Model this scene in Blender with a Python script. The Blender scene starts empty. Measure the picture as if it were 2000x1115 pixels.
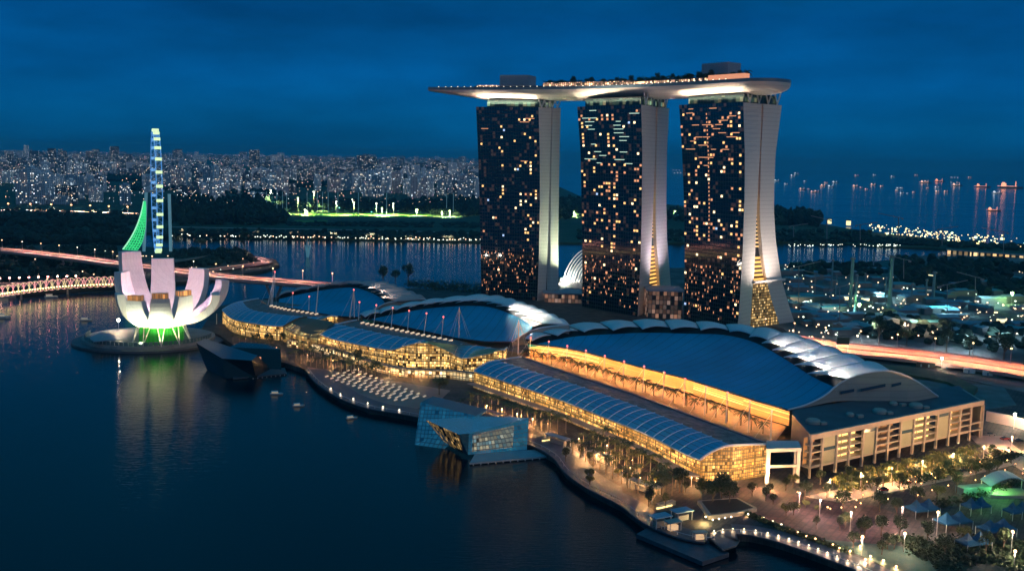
import bpy, math, random
from mathutils import Vector, Matrix
R = math.radians
rnd = random.Random(7)
sc = bpy.context.scene
col = sc.collection

# ------------------------------------------------------------------ camera
F = 2000.0; CH = 140.0; ROLL = R(1.2); PITCH = math.atan(250.5 / F)
fw = Vector((0, math.cos(PITCH), -math.sin(PITCH)))
up0 = Vector((0, math.sin(PITCH), math.cos(PITCH))); ri0 = Vector((1, 0, 0))
CR = math.cos(ROLL) * ri0 + math.sin(ROLL) * up0
CU = math.cos(ROLL) * up0 - math.sin(ROLL) * ri0
CP = Vector((0, 0, CH))
cam = bpy.data.cameras.new('camera'); co = bpy.data.objects.new('camera', cam); col.objects.link(co)
m = Matrix((CR, CU, -fw)).transposed().to_4x4(); m.translation = CP; co.matrix_world = m
cam.sensor_width = 36; cam.lens = 36; cam.clip_start = 1; cam.clip_end = 60000
sc.camera = co

# ------------------------------------------------------------------ sky, exposure
wd = bpy.data.worlds.new('World'); sc.world = wd; wd.use_nodes = True
nt = wd.node_tree; N = nt.nodes; L = nt.links
bg = N['Background']
tc = N.new('ShaderNodeTexCoord'); sx = N.new('ShaderNodeSeparateXYZ'); L.new(tc.outputs['Generated'], sx.inputs[0])
cr = N.new('ShaderNodeValToRGB'); L.new(sx.outputs['Z'], cr.inputs[0])
SKY = [(0.0, (.0004, .068, .19)), (.03, (.0003, .092, .26)), (.075, (.0003, .096, .31)), (.13, (.0003, .066, .225)), (.22, (.0006, .084, .19)),
       (.5, (.003, .105, .22)), (1.0, (.004, .15, .30))]
e = cr.color_ramp.elements
e[0].position, e[0].color = SKY[0][0], SKY[0][1] + (1,)
e[1].position, e[1].color = SKY[-1][0], SKY[-1][1] + (1,)
for p_, c_ in SKY[1:-1]:
    q = e.new(p_); q.color = c_ + (1,)
mp = N.new('ShaderNodeMapping'); mp.inputs['Scale'].default_value = (1.5, 1.5, 6); L.new(tc.outputs['Generated'], mp.inputs[0])
no = N.new('ShaderNodeTexNoise'); no.inputs['Scale'].default_value = 3.2; no.inputs['Detail'].default_value = 8; no.inputs['Roughness'].default_value = .6
L.new(mp.outputs[0], no.inputs['Vector'])
mr = N.new('ShaderNodeMapRange'); mr.inputs[1].default_value = .3; mr.inputs[2].default_value = .75; mr.inputs[3].default_value = .70; mr.inputs[4].default_value = 1.28
L.new(no.outputs[0], mr.inputs[0])
mx = N.new('ShaderNodeVectorMath'); mx.operation = 'SCALE'; L.new(cr.outputs[0], mx.inputs[0]); L.new(mr.outputs[0], mx.inputs['Scale'])
# a little physical dusk sky on top
sk = N.new('ShaderNodeTexSky'); sk.sky_type = 'NISHITA'; sk.sun_disc = False; sk.sun_elevation = R(-4); sk.sun_rotation = R(200)
sk.ozone_density = 6
ad = N.new('ShaderNodeVectorMath'); ad.operation = 'MULTIPLY_ADD'
L.new(sk.outputs[0], ad.inputs[0]); ad.inputs[1].default_value = (.002, .02, .04); L.new(mx.outputs[0], ad.inputs[2])
L.new(ad.outputs[0], bg.inputs[0]); bg.inputs[1].default_value = 1.0
sun = bpy.data.lights.new('afterglow', 'SUN'); sun.energy = .2; sun.angle = R(30); sun.color = (1, .80, .72)
so = bpy.data.objects.new('afterglow', sun); col.objects.link(so); so.rotation_euler = Vector((-.55, .78, -.3)).to_track_quat('-Z', 'Y').to_euler()
sc.view_settings.view_transform = 'Standard'; sc.view_settings.look = 'None'; sc.view_settings.exposure = 0; sc.view_settings.gamma = 1
cy = sc.cycles
cy.max_bounces = 4; cy.diffuse_bounces = 2; cy.glossy_bounces = 3; cy.transmission_bounces = 4; cy.transparent_max_bounces = 6
cy.sample_clamp_indirect = 4; cy.sample_clamp_direct = 0; cy.use_denoising = True; cy.caustics_reflective = False; cy.caustics_refractive = False

# ------------------------------------------------------------------ picture <-> place
def ray(u, v):
    return (fw * F + CR * (u - 1000) - CU * (v - 557.5)).normalized()
def P(u, v, z=3.0):                      # the point of height z seen at u,v
    d = ray(u, v); t = (z - CH) / d.z
    return CP + d * t
def PY(u, v, y):                         # the point at depth y
    d = ray(u, v); return CP + d * (y / d.y)
def PW(u, v, a, b):                      # the point on the upright plane through a,b
    d = ray(u, v); n = Vector((b[1] - a[1], a[0] - b[0], 0))
    t = (Vector((a[0], a[1], 0)) - CP).dot(n) / d.dot(n)
    return CP + d * t
def lerp(a, b, t): return a + (b - a) * t
def lp(pts, t):                          # point at fraction t along a list (by index)
    k = t * (len(pts) - 1); i = min(int(k), len(pts) - 2); f = k - i
    return pts[i].lerp(pts[i + 1], f)
def along(pts, n):                       # n points evenly spaced by length
    ds = [0.0]
    for a, b in zip(pts, pts[1:]): ds.append(ds[-1] + (b - a).length)
    out = []
    for k in range(n):
        s = ds[-1] * k / (n - 1); i = 0
        while i < len(pts) - 2 and ds[i + 1] < s: i += 1
        out.append(pts[i].lerp(pts[i + 1], (s - ds[i]) / max(1e-6, ds[i + 1] - ds[i])))
    return out
def smooth(pts, n):                      # Catmull-Rom through pts
    q = [pts[0] * 2 - pts[1]] + list(pts) + [pts[-1] * 2 - pts[-2]]; out = []
    for i in range(len(pts) - 1):
        a, b, c, d = q[i:i + 4]
        for k in range(n):
            t = k / n
            out.append(.5 * ((2 * b) + (c - a) * t + (2 * a - 5 * b + 4 * c - d) * t * t + (3 * b - a - 3 * c + d) * t ** 3))
    out.append(pts[-1].copy()); return out

# ------------------------------------------------------------------ materials
M = {}
def mat(name, base=(.5, .5, .5), rough=.6, metal=0., emit=None, es=0., var=0., vs=.2, bump=0., spec=.5, stripes=None, vcoord='Object'):
    if name in M: return M[name]
    mt = bpy.data.materials.new(name); mt.use_nodes = True; n = mt.node_tree.nodes; l = mt.node_tree.links
    b = n['Principled BSDF']; b.inputs['Base Color'].default_value = (*base, 1); b.inputs['Roughness'].default_value = rough
    b.inputs['Metallic'].default_value = metal; b.inputs['Specular IOR Level'].default_value = spec
    if emit: b.inputs['Emission Color'].default_value = (*emit, 1); b.inputs['Emission Strength'].default_value = es
    if var or bump:
        t = n.new('ShaderNodeTexCoord'); z = n.new('ShaderNodeTexNoise'); z.inputs['Scale'].default_value = vs; z.inputs['Detail'].default_value = 5
        l.new(t.outputs[vcoord], z.inputs['Vector'])
        if var:
            r = n.new('ShaderNodeMapRange'); r.inputs[1].default_value = .3; r.inputs[2].default_value = .7
            r.inputs[3].default_value = 1 - var; r.inputs[4].default_value = 1 + var
            s = n.new('ShaderNodeVectorMath'); s.operation = 'SCALE'; s.inputs[0].default_value = base
            l.new(z.outputs[0], r.inputs[0]); l.new(r.outputs[0], s.inputs['Scale']); l.new(s.outputs[0], b.inputs['Base Color'])
        if bump:
            u = n.new('ShaderNodeBump'); u.inputs['Strength'].default_value = bump; u.inputs['Distance'].default_value = 1
            l.new(z.outputs[0], u.inputs['Height']); l.new(u.outputs[0], b.inputs['Normal'])
    M[name] = mt; return mt
def nodes(mt): return mt.node_tree.nodes, mt.node_tree.links, mt.node_tree.nodes['Principled BSDF']
def grid_mat(name, wall, cell=(3., 3.2), win=(.55, .5), glass=(.02, .03, .05), lit=.25, warm=(1, .75, .4), es=1.5, rough=.5, seed=0., wrough=.2, cold=None, uvrun=False, blotch=0., even=0.):
    """wall with a regular grid of panes, some of them lit; u = horizontal run, v = height (Object coordinates)"""
    mt = mat(name, wall, rough); n, l, b = nodes(mt)
    t = n.new('ShaderNodeTexCoord'); s = n.new('ShaderNodeSeparateXYZ'); l.new(t.outputs['Object'], s.inputs[0])
    g = n.new('ShaderNodeNewGeometry'); 
    def mth(op, a, b_=None, c=None):
        q = n.new('ShaderNodeMath'); q.operation = op
        for i, x in enumerate((a, b_, c)):
            if x is None: continue
            if isinstance(x, (int, float)): q.inputs[i].default_value = x
            else: l.new(x, q.inputs[i])
        return q.outputs[0]
    gn = n.new('ShaderNodeSeparateXYZ'); l.new(g.outputs['Normal'], gn.inputs[0])
    if uvrun:
        us = n.new('ShaderNodeSeparateXYZ'); l.new(t.outputs['UV'], us.inputs[0]); run = us.outputs[0]
    else:
        run = mth('SUBTRACT', mth('MULTIPLY', s.outputs[1], gn.outputs[0]), mth('MULTIPLY', s.outputs[0], gn.outputs[1]))
    u = mth('DIVIDE', run, cell[0]); v = mth('DIVIDE', s.outputs[2], cell[1])
    fu = mth('FRACT', u); fv = mth('FRACT', v)
    inw = mth('MULTIPLY', mth('LESS_THAN', mth('ABSOLUTE', mth('SUBTRACT', fu, .5)), win[0] / 2), mth('LESS_THAN', mth('ABSOLUTE', mth('SUBTRACT', fv, .5)), win[1] / 2))
    oi = n.new('ShaderNodeObjectInfo')
    cb = n.new('ShaderNodeCombineXYZ'); l.new(mth('FLOOR', u), cb.inputs[0]); l.new(mth('FLOOR', v), cb.inputs[1]); l.new(mth('ADD', mth('MULTIPLY', oi.outputs['Random'], 97.), seed), cb.inputs[2])
    wn = n.new('ShaderNodeTexWhiteNoise'); wn.noise_dimensions = '3D'; l.new(cb.outputs[0], wn.inputs['Vector'])
    sn = n.new('ShaderNodeSeparateXYZ'); l.new(g.outputs['Normal'], sn.inputs[0])
    side = mth('LESS_THAN', mth('ABSOLUTE', sn.outputs[2]), .88)
    inw = mth('MULTIPLY', inw, side)
    mix = n.new('ShaderNodeMix'); mix.data_type = 'RGBA'; l.new(inw, mix.inputs['Factor']); mix.inputs['A'].default_value = (*wall, 1); mix.inputs['B'].default_value = (*glass, 1)
    l.new(mix.outputs['Result'], b.inputs['Base Color'])
    l.new(mth('ADD', mth('MULTIPLY', inw, wrough - rough), rough), b.inputs['Roughness'])
    on = mth('MULTIPLY', inw, mth('LESS_THAN', wn.outputs['Value'], lit))
    sp = n.new('ShaderNodeSeparateColor'); l.new(wn.outputs['Color'], sp.inputs[0])
    br = mth('ADD', mth('MULTIPLY', mth('POWER', sp.outputs[1], 3.), 1.6), .2)
    if even: br = mth('ADD', mth('MULTIPLY', br, 1 - even), .6 * even)
    if blotch:
        bn = n.new('ShaderNodeTexNoise'); bn.inputs['Scale'].default_value = .09; bn.inputs['Detail'].default_value = 4; l.new(t.outputs['Object'], bn.inputs['Vector'])
        fu2 = mth('FRACT', mth('DIVIDE', u, 6.)); fv2 = mth('FRACT', mth('DIVIDE', v, 3.)); on = mth('MULTIPLY', on, mth('ADD', .25, mth('MULTIPLY', .75, mth('MULTIPLY', mth('GREATER_THAN', fu2, .13), mth('GREATER_THAN', fv2, .22)))))
        br = mth('MULTIPLY', mth('ADD', mth('MULTIPLY', br, .6), .32), mth('ADD', mth('MULTIPLY', mth('POWER', bn.outputs[0], 3.), 7. * blotch), .25))
    l.new(mth('MULTIPLY', mth('MULTIPLY', on, br), es), b.inputs['Emission Strength'])
    m2 = n.new('ShaderNodeMix'); m2.data_type = 'RGBA'; l.new(sp.outputs[2], m2.inputs['Factor']); m2.inputs['A'].default_value = (*warm, 1); m2.inputs['B'].default_value = (*(cold or warm), 1)
    l.new(m2.outputs['Result'], b.inputs['Emission Color'])
    return mt

# ------------------------------------------------------------------ mesh builder
class MB:
    def __init__(s): s.v = []; s.f = []; s.mi = []; s.m = 0; s.sm = False
    def mesh_add(s, vs, fs):
        o = len(s.v); s.v += [tuple(x) for x in vs]; s.f += [tuple(i + o for i in f) for f in fs]; s.mi += [s.m] * len(fs); return s
    def quad(s, *p): return s.mesh_add(p, [tuple(range(len(p)))])
    def prism(s, poly, z0, z1, top=True):
        n = len(poly); a = [(p[0], p[1], z0) for p in poly]; b = [(p[0], p[1], z1) for p in poly]
        f = [(i, (i + 1) % n, n + (i + 1) % n, n + i) for i in range(n)]
        f.append(tuple(range(n))[::-1])
        if top: f.append(tuple(range(n, 2 * n)))
        return s.mesh_add(a + b, f)
    def box(s, c, sz, rz=0., rx=0., ry=0.):
        mm = Matrix.Rotation(rz, 3, 'Z') @ Matrix.Rotation(ry, 3, 'Y') @ Matrix.Rotation(rx, 3, 'X')
        vs = [Vector(c) + mm @ Vector((x * sz[0] / 2, y * sz[1] / 2, z * sz[2] / 2)) for z in (-1, 1) for y in (-1, 1) for x in (-1, 1)]
        return s.mesh_add(vs, [(0, 2, 3, 1), (4, 5, 7, 6), (0, 1, 5, 4), (2, 6, 7, 3), (0, 4, 6, 2), (1, 3, 7, 5)])
    def hexa(s, a, b):                    # a, b: matching loops -> closed solid
        n = len(a); f = [(i, (i + 1) % n, n + (i + 1) % n, n + i) for i in range(n)] + [tuple(range(n))[::-1], tuple(range(n, 2 * n))]
        return s.mesh_add(list(a) + list(b), f)
    def tube(s, pts, r, k=6, cap=True, r2=None):
        pts = [Vector(p) for p in pts]; n = len(pts); vs = []
        for i, p in enumerate(pts):
            t = (pts[min(i + 1, n - 1)] - pts[max(i - 1, 0)]).normalized()
            a = t.cross(Vector((0, 0, 1)))
            if a.length < .05: a = t.cross(Vector((1, 0, 0)))
            a.normalize(); b = t.cross(a)
            rr = r if r2 is None else lerp(r, r2, i / (n - 1))
            for j in range(k):
                w = 2 * math.pi * j / k; vs.append(p + (a * math.cos(w) + b * math.sin(w)) * rr)
        f = [(i * k + j, i * k + (j + 1) % k, (i + 1) * k + (j + 1) % k, (i + 1) * k + j) for i in range(n - 1) for j in range(k)]
        if cap: f += [tuple(range(k))[::-1], tuple(range((n - 1) * k, n * k))]
        return s.mesh_add(vs, f)
    def grid(s, rows, thick=0.):          # rows of points -> sheet; thick > 0 closes it downwards
        h = len(rows); w = len(rows[0]); vs = [p for r in rows for p in r]
        d1 = sum((Vector(rows[i + 1][0]) - Vector(rows[i][0])).length for i in range(h - 1)); acc = 0.; s.run = getattr(s, 'run', {})
        for i in range(h):
            if i: acc += (Vector(rows[i][-1]) - Vector(rows[i - 1][-1])).length
            for j in range(w): s.run[len(s.v) + i * w + j] = acc
        f = [(i * w + j, i * w + j + 1, (i + 1) * w + j + 1, (i + 1) * w + j) for i in range(h - 1) for j in range(w - 1)]
        if thick:
            o = len(vs); vs2 = [Vector(p) - Vector((0, 0, thick)) for p in vs]; f2 = [tuple(x + o for x in q[::-1]) for q in f]
            rim = [j for j in range(w)] + [i * w + w - 1 for i in range(1, h)] + [(h - 1) * w + j for j in range(w - 2, -1, -1)] + [i * w for i in range(h - 2, 0, -1)]
            f3 = [(rim[i], rim[i] + o, rim[(i + 1) % len(rim)] + o, rim[(i + 1) % len(rim)]) for i in range(len(rim))]
            return s.mesh_add(vs + vs2, f + f2 + f3)
        return s.mesh_add(vs, f)
    def lathe(s, c, prof, k=24, a0=0., a1=2 * math.pi):
        full = abs(a1 - a0 - 2 * math.pi) < 1e-6; n = k if full else k + 1; vs = []
        for r, z in prof:
            for j in range(n):
                w = a0 + (a1 - a0) * j / k; vs.append((c[0] + r * math.cos(w), c[1] + r * math.sin(w), c[2] + z))
        f = [(i * n + j, i * n + (j + 1) % n, (i + 1) * n + (j + 1) % n, (i + 1) * n + j) for i in range(len(prof) - 1) for j in range(k)]
        return s.mesh_add(vs, f)
    def mesh(s, name, mats, org, smooth=False):
        me = bpy.data.meshes.new(name); ox, oy, oz = org
        me.from_pydata([(x - ox, y - oy, z - oz) for x, y, z in s.v], [], s.f)
        for k in (mats if isinstance(mats, (list, tuple)) else [mats]): me.materials.append(k)
        me.polygons.foreach_set('material_index', s.mi)
        if smooth: me.polygons.foreach_set('use_smooth', [True] * len(s.f))
        if getattr(s, 'run', None):
            uv = me.uv_layers.new(name='run'); ru = s.run
            uv.data.foreach_set('uv', [x for lo_ in me.loops for x in (ru.get(lo_.vertex_index, 0.), 0.)])
        me.update(); return me
def wloc(o):
    v = Vector((0, 0, 0))
    while o: v += o.location; o = o.parent
    return v
def tag(o, label=None, cat=None, group=None, kind=None):
    if label: o['label'] = label
    if cat: o['category'] = cat
    if group: o['group'] = group
    if kind: o['kind'] = kind
    return o
def obj(name, mb, mats, parent=None, smooth=False, label=None, cat=None, group=None, kind=None):
    if parent: org = wloc(parent)
    else:
        xs, ys, zs = zip(*mb.v); org = Vector(((min(xs) + max(xs)) / 2, (min(ys) + max(ys)) / 2, min(zs)))
    o = bpy.data.objects.new(name, mb.mesh(name, mats, org, smooth)); col.objects.link(o)
    if parent: o.parent = parent
    else: o.location = org
    return tag(o, label, cat, group, kind)
def thing(name, label, cat, loc, group=None):
    o = bpy.data.objects.new(name, None); col.objects.link(o); o.location = Vector(loc); o.empty_display_size = 1
    return tag(o, label, cat, group)
def dup(o, loc=None, parent=None, rz=None, sc_=None, label=None, group=None):
    c = o.copy(); col.objects.link(c)
    if parent: c.parent = parent
    if loc is not None: c.location = Vector(loc)
    if rz is not None: c.rotation_euler = (0, 0, rz)
    if sc_ is not None: c.scale = sc_ if isinstance(sc_, tuple) else (sc_,) * 3
    if label: c['label'] = label
    if group: c['group'] = group
    for ch in list(o.children): dup(ch, parent=c)
    return c
def lamp(kind, name, loc, power, colr, size=1., rot=None, target=None, parent=None, spot=None, blend=.5, size_y=None):
    d = bpy.data.lights.new(name, kind); d.energy = power; d.color = colr
    if kind == 'AREA':
        d.size = size
        if size_y: d.shape = 'RECTANGLE'; d.size_y = size_y
    else: d.shadow_soft_size = size
    if kind == 'SPOT': d.spot_size = spot or R(90); d.spot_blend = blend
    o = bpy.data.objects.new(name, d); col.objects.link(o)
    org = wloc(parent) if parent else Vector((0, 0, 0))
    o.location = Vector(loc) - org
    if parent: o.parent = parent
    if target is not None: o.rotation_euler = (Vector(target) - Vector(loc)).to_track_quat('-Z', 'Y').to_euler()
    elif rot: o.rotation_euler = rot
    return o
ORD = ('first second third fourth fifth sixth seventh eighth ninth tenth eleventh twelfth thirteenth fourteenth fifteenth sixteenth seventeenth eighteenth nineteenth twentieth').split()
TEN = {2: 'twenty', 3: 'thirty', 4: 'forty', 5: 'fifty', 6: 'sixty', 7: 'seventy', 8: 'eighty', 9: 'ninety'}
def nth(k):                              # 0 -> first
    if k < 20: return ORD[k]
    n = k + 1; t, r = divmod(n, 10)
    if t > 9: return 'one-hundred-' + nth(k - 100)
    return TEN[t][:-1] + 'ieth' if r == 0 else TEN[t] + '-' + ORD[r - 1]

# ------------------------------------------------------------------ water, land
def water_mat():
    mt = mat('water', (.002, .006, .012), .12); n, l, b = nodes(mt); b.inputs['IOR'].default_value = 1.33; b.inputs['Specular IOR Level'].default_value = .5
    t = n.new('ShaderNodeTexCoord'); mp_ = n.new('ShaderNodeMapping'); mp_.inputs['Scale'].default_value = (.16, 1, 1); l.new(t.outputs['Object'], mp_.inputs[0])
    a = n.new('ShaderNodeTexNoise'); a.inputs['Scale'].default_value = .8; a.inputs['Detail'].default_value = 3; l.new(mp_.outputs[0], a.inputs['Vector'])
    u = n.new('ShaderNodeBump'); u.inputs['Strength'].default_value = .13; u.inputs['Distance'].default_value = 1.
    l.new(a.outputs[0], u.inputs['Height']); l.new(u.outputs[0], b.inputs['Normal'])
    c = n.new('ShaderNodeTexNoise'); c.inputs['Scale'].default_value = .008; c.inputs['Detail'].default_value = 4; l.new(mp_.outputs[0], c.inputs['Vector'])
    r = n.new('ShaderNodeMapRange'); r.inputs[1].default_value = .35; r.inputs[2].default_value = .7; r.inputs[3].default_value = .06; r.inputs[4].default_value = .11
    l.new(c.outputs[0], r.inputs[0]); l.new(r.outputs[0], b.inputs['Roughness'])
    return mt
b = MB(); k = 96; rr = [0, 300, 1000, 3000, 9000, 22000]
vs = [(rad * math.sin(2 * math.pi * j / k), rad * math.cos(2 * math.pi * j / k), 0) for rad in rr[1:] for j in range(k)]
fs = [tuple(range(k))[::-1]] + [(i * k + j, (i + 1) * k + j, (i + 1) * k + (j + 1) % k, i * k + (j + 1) % k) for i in range(len(rr) - 2) for j in range(k)]
b.mesh_add(vs, [f[::-1] if len(f) == 4 else f[::-1] for f in fs])
obj('water', b, water_mat(), kind='structure')

def ground_mat(name, c1, c2, scale, rough=.8, bump=0., joints=0.):
    mt = mat(name, c1, rough); n, l, bb = nodes(mt)
    t = n.new('ShaderNodeTexCoord'); z = n.new('ShaderNodeTexNoise'); z.inputs['Scale'].default_value = scale; z.inputs['Detail'].default_value = 8; z.inputs['Roughness'].default_value = .65
    l.new(t.outputs['Object'], z.inputs['Vector']); r = n.new('ShaderNodeValToRGB'); l.new(z.outputs[0], r.inputs[0])
    r.color_ramp.elements[0].position = .4; r.color_ramp.elements[0].color = (*c1, 1); r.color_ramp.elements[1].position = .62; r.color_ramp.elements[1].color = (*c2, 1)
    l.new(r.outputs[0], bb.inputs['Base Color'])
    if joints:
        k = n.new('ShaderNodeTexBrick'); k.inputs['Scale'].default_value = joints; k.inputs['Mortar Size'].default_value = .035; k.inputs['Color1'].default_value = (1, 1, 1, 1); k.inputs['Color2'].default_value = (.84, .84, .86, 1); k.inputs['Mortar'].default_value = (.62, .62, .62, 1)
        mpj = n.new('ShaderNodeMapping'); mpj.inputs['Rotation'].default_value = (0, 0, R(-58)); l.new(t.outputs['Object'], mpj.inputs[0]); l.new(mpj.outputs[0], k.inputs['Vector'])
        mj = n.new('ShaderNodeVectorMath'); mj.operation = 'MULTIPLY'; l.new(r.outputs[0], mj.inputs[0]); l.new(k.outputs[0], mj.inputs[1]); l.new(mj.outputs[0], bb.inputs['Base Color'])
    if bump:
        u = n.new('ShaderNodeBump'); u.inputs['Strength'].default_value = bump; u.inputs['Distance'].default_value = 2; l.new(z.outputs[0], u.inputs['Height']); l.new(u.outputs[0], bb.inputs['Normal'])
    return mt
G_grass = ground_mat('night grass', (.018, .05, .02), (.05, .075, .03), .012)
G_site = ground_mat('construction earth', (.05, .05, .045), (.22, .22, .2), .015)
G_park = ground_mat('planted ground', (.03, .045, .03), (.07, .07, .045), .03)
paving = ground_mat('grey paving', (.05, .047, .045), (.12, .10, .09), .12, joints=.12)
def land(name, px, z, mt, extra=(), z0=-3, kind='structure'):
    pts = [P(u, v, z) for u, v in px] + [Vector(p) for p in extra]
    bb = MB(); bb.prism(pts, z0, z); return obj(name, bb, mt, kind=kind)
# main peninsula under the resort
bay = [(395, 640), (430, 655), (480, 690), (545, 705), (600, 722), (622, 748), (665, 776), (720, 796), (790, 808), (860, 822), (960, 846), (1040, 868), (1085, 893), (1108, 922), (1150, 952), (1215, 985),
       (1262, 1020), (1330, 1048), (1386, 1056), (1400, 1043), (1429, 1040), (1463, 1042), (1497, 1049), (1532, 1059), (1577, 1074), (1640, 1097), (1720, 1130), (1800, 1170)]
land('ground', bay, 3, paving, [P(2700, 1250), P(2900, 800), P(2500, 560), P(2060, 505)] and
     [P(2700, 1250), P(3000, 700), P(2600, 560), P(2200, 506), P(2000, 500), P(1800, 500), P(1700, 512), P(1520, 516), P(1300, 524), P(1100, 540), P(940, 566), P(800, 563), P(640, 561), P(560, 578), P(470, 590), P(420, 600)])
b = MB(); b.prism([P(u, v, 3.2) for u, v in [(1530, 640), (1560, 672), (1760, 715), (2000, 765), (2400, 860), (3000, 720), (2600, 562), (2200, 508), (2000, 502), (1800, 502), (1700, 514), (1520, 518), (1300, 526), (1300, 600)]], 2.9, 3.2)
obj('construction_ground', b, G_site, kind='structure')
# far land: parkland and city
far = [(-400, 470), (0, 450), (200, 452), (330, 456), (560, 463), (760, 468), (940, 472), (1130, 474), (1330, 474), (1520, 472), (1640, 474), (1720, 480), (1820, 484), (1900, 490), (2000, 497), (2200, 505), (2500, 520)]
sea = [(2500, 506), (2200, 494), (2000, 484), (1850, 468), (1700, 453), (1600, 437), (1520, 420), (1330, 402), (1130, 382), (1060, 350), (1010, 330)]
land('far_shore', far, 2.5, G_grass, [P(u, v, 2.5) for u, v in sea] + [Vector((300, 21800, 2.5)), Vector((-20000, 21800, 2.5)), Vector((-20000, 5000, 2.5))])
# marina promontory on the left
land('promontory', [(-300, 590), (0, 574), (120, 566), (240, 556), (330, 552), (420, 545), (470, 536), (520, 526), (546, 516), (538, 507), (500, 500), (440, 492), (330, 484), (200, 478), (80, 478), (0, 482), (-300, 500)], 2.6, G_park)
# ------------------------------------------------------------------ hotel towers
def tower_glass():
    mt = mat('tower glass', (.012, .016, .022), .08); n, l, b_ = nodes(mt); b_.inputs['IOR'].default_value = 1.9
    t = n.new('ShaderNodeTexCoord'); s = n.new('ShaderNodeSeparateXYZ'); l.new(t.outputs['UV'], s.inputs[0])
    def mth(op, a, c=None):
        q = n.new('ShaderNodeMath'); q.operation = op
        for i, x in enumerate((a, c)):
            if x is None: continue
            if isinstance(x, (int, float)): q.inputs[i].default_value = x
            else: l.new(x, q.inputs[i])
        return q.outputs[0]
    u = mth('MULTIPLY', s.outputs[0], 24); v = mth('MULTIPLY', s.outputs[1], 55)
    fu = mth('FRACT', u); fv = mth('FRACT', v)
    fr = mth('MAXIMUM', mth('LESS_THAN', fu, .10), mth('LESS_THAN', fv, .16))
    cb = n.new('ShaderNodeCombineXYZ'); l.new(mth('FLOOR', u), cb.inputs[0]); l.new(mth('FLOOR', v), cb.inputs[1])
    wn = n.new('ShaderNodeTexWhiteNoise'); wn.noise_dimensions = '3D'; l.new(cb.outputs[0], wn.inputs[0])
    mix = n.new('ShaderNodeMix'); mix.data_type = 'RGBA'; l.new(fr, mix.inputs['Factor']); mix.inputs['A'].default_value = (.006, .01, .016, 1); mix.inputs['B'].default_value = (.018, .021, .028, 1)
    l.new(mix.outputs['Result'], b_.inputs['Base Color'])
    l.new(mth('ADD', mth('MULTIPLY', fr, .5), .06), b_.inputs['Roughness'])
    nn = n.new('ShaderNodeTexNoise'); nn.inputs['Scale'].default_value = 3.; l.new(t.outputs['UV'], nn.inputs['Vector'])
    pn = mth('ADD', mth('MULTIPLY', wn.outputs['Value'], .05), mth('MULTIPLY', nn.outputs[0], .4))
    bp = n.new('ShaderNodeBump'); bp.inputs['Strength'].default_value = .25; bp.inputs['Distance'].default_value = 1.; l.new(pn, bp.inputs['Height']); l.new(bp.outputs[0], b_.inputs['Normal'])
    # faint glow of curtained rooms
    dim = mth('MULTIPLY', mth('MULTIPLY', mth('SUBTRACT', 1., fr), mth('GREATER_THAN', wn.outputs['Value'], .86)), .035)
    l.new(dim, b_.inputs['Emission Strength']); b_.inputs['Emission Color'].default_value = (1, .55, .35, 1)
    return mt
T_glass = tower_glass()
def clad_mat(name, base):
    mt = mat(name, base, .55); n, l, b_ = nodes(mt)
    t = n.new('ShaderNodeTexCoord'); s = n.new('ShaderNodeSeparateXYZ'); l.new(t.outputs['Object'], s.inputs[0])
    w = n.new('ShaderNodeMath'); w.operation = 'DIVIDE'; l.new(s.outputs[2], w.inputs[0]); w.inputs[1].default_value = 3.4
    f = n.new('ShaderNodeMath'); f.operation = 'FRACT'; l.new(w.outputs[0], f.inputs[0])
    c = n.new('ShaderNodeMath'); c.operation = 'LESS_THAN'; l.new(f.outputs[0], c.inputs[0]); c.inputs[1].default_value = .12
    mix = n.new('ShaderNodeMix'); mix.data_type = 'RGBA'; l.new(c.outputs[0], mix.inputs['Factor']); mix.inputs['A'].default_value = (*base, 1); mix.inputs['B'].default_value = (base[0] * .8, base[1] * .8, base[2] * .8, 1)
    l.new(mix.outputs['Result'], b_.inputs['Base Color']); return mt
T_clad = clad_mat('pale tower cladding', (.74, .69, .63))
win_warm = mat('lit window', (.1, .07, .04), .5, emit=(1, .56, .2), es=1.7)
win_white = mat('bright lit window', (.1, .07, .04), .5, emit=(1, .74, .4), es=2.6)
win_dim = mat('dim lit window', (.1, .05, .04), .5, emit=(1, .42, .2), es=1.0)
win_blue = mat('cool lit window', (.1, .07, .04), .5, emit=(.45, .65, 1), es=1.2)
steel = mat('white painted steel', (.75, .75, .72), .4)
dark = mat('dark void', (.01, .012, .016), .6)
amber = mat('amber floor light', (.2, .1, .03), .5, emit=(1, .5, .12), es=1.5)
gold = grid_mat('golden glass front', (.12, .07, .03), (2.2, 2.4), (.75, .7), (.2, .1, .03), .95, (1, .55, .16), .75, cold=(1, .7, .3))
brownglass = grid_mat('brown lobby glass', (.07, .05, .045), (3.2, 4.), (.85, .9), (.12, .08, .06), .75, (1, .45, .25), .22, cold=(.9, .6, .5))
crown_glass = grid_mat('crown glass', (.03, .05, .045), (4, 4.5), (.85, .8), (.03, .06, .05), .5, (.5, 1, .6), .25, cold=(1, .8, .4))

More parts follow.
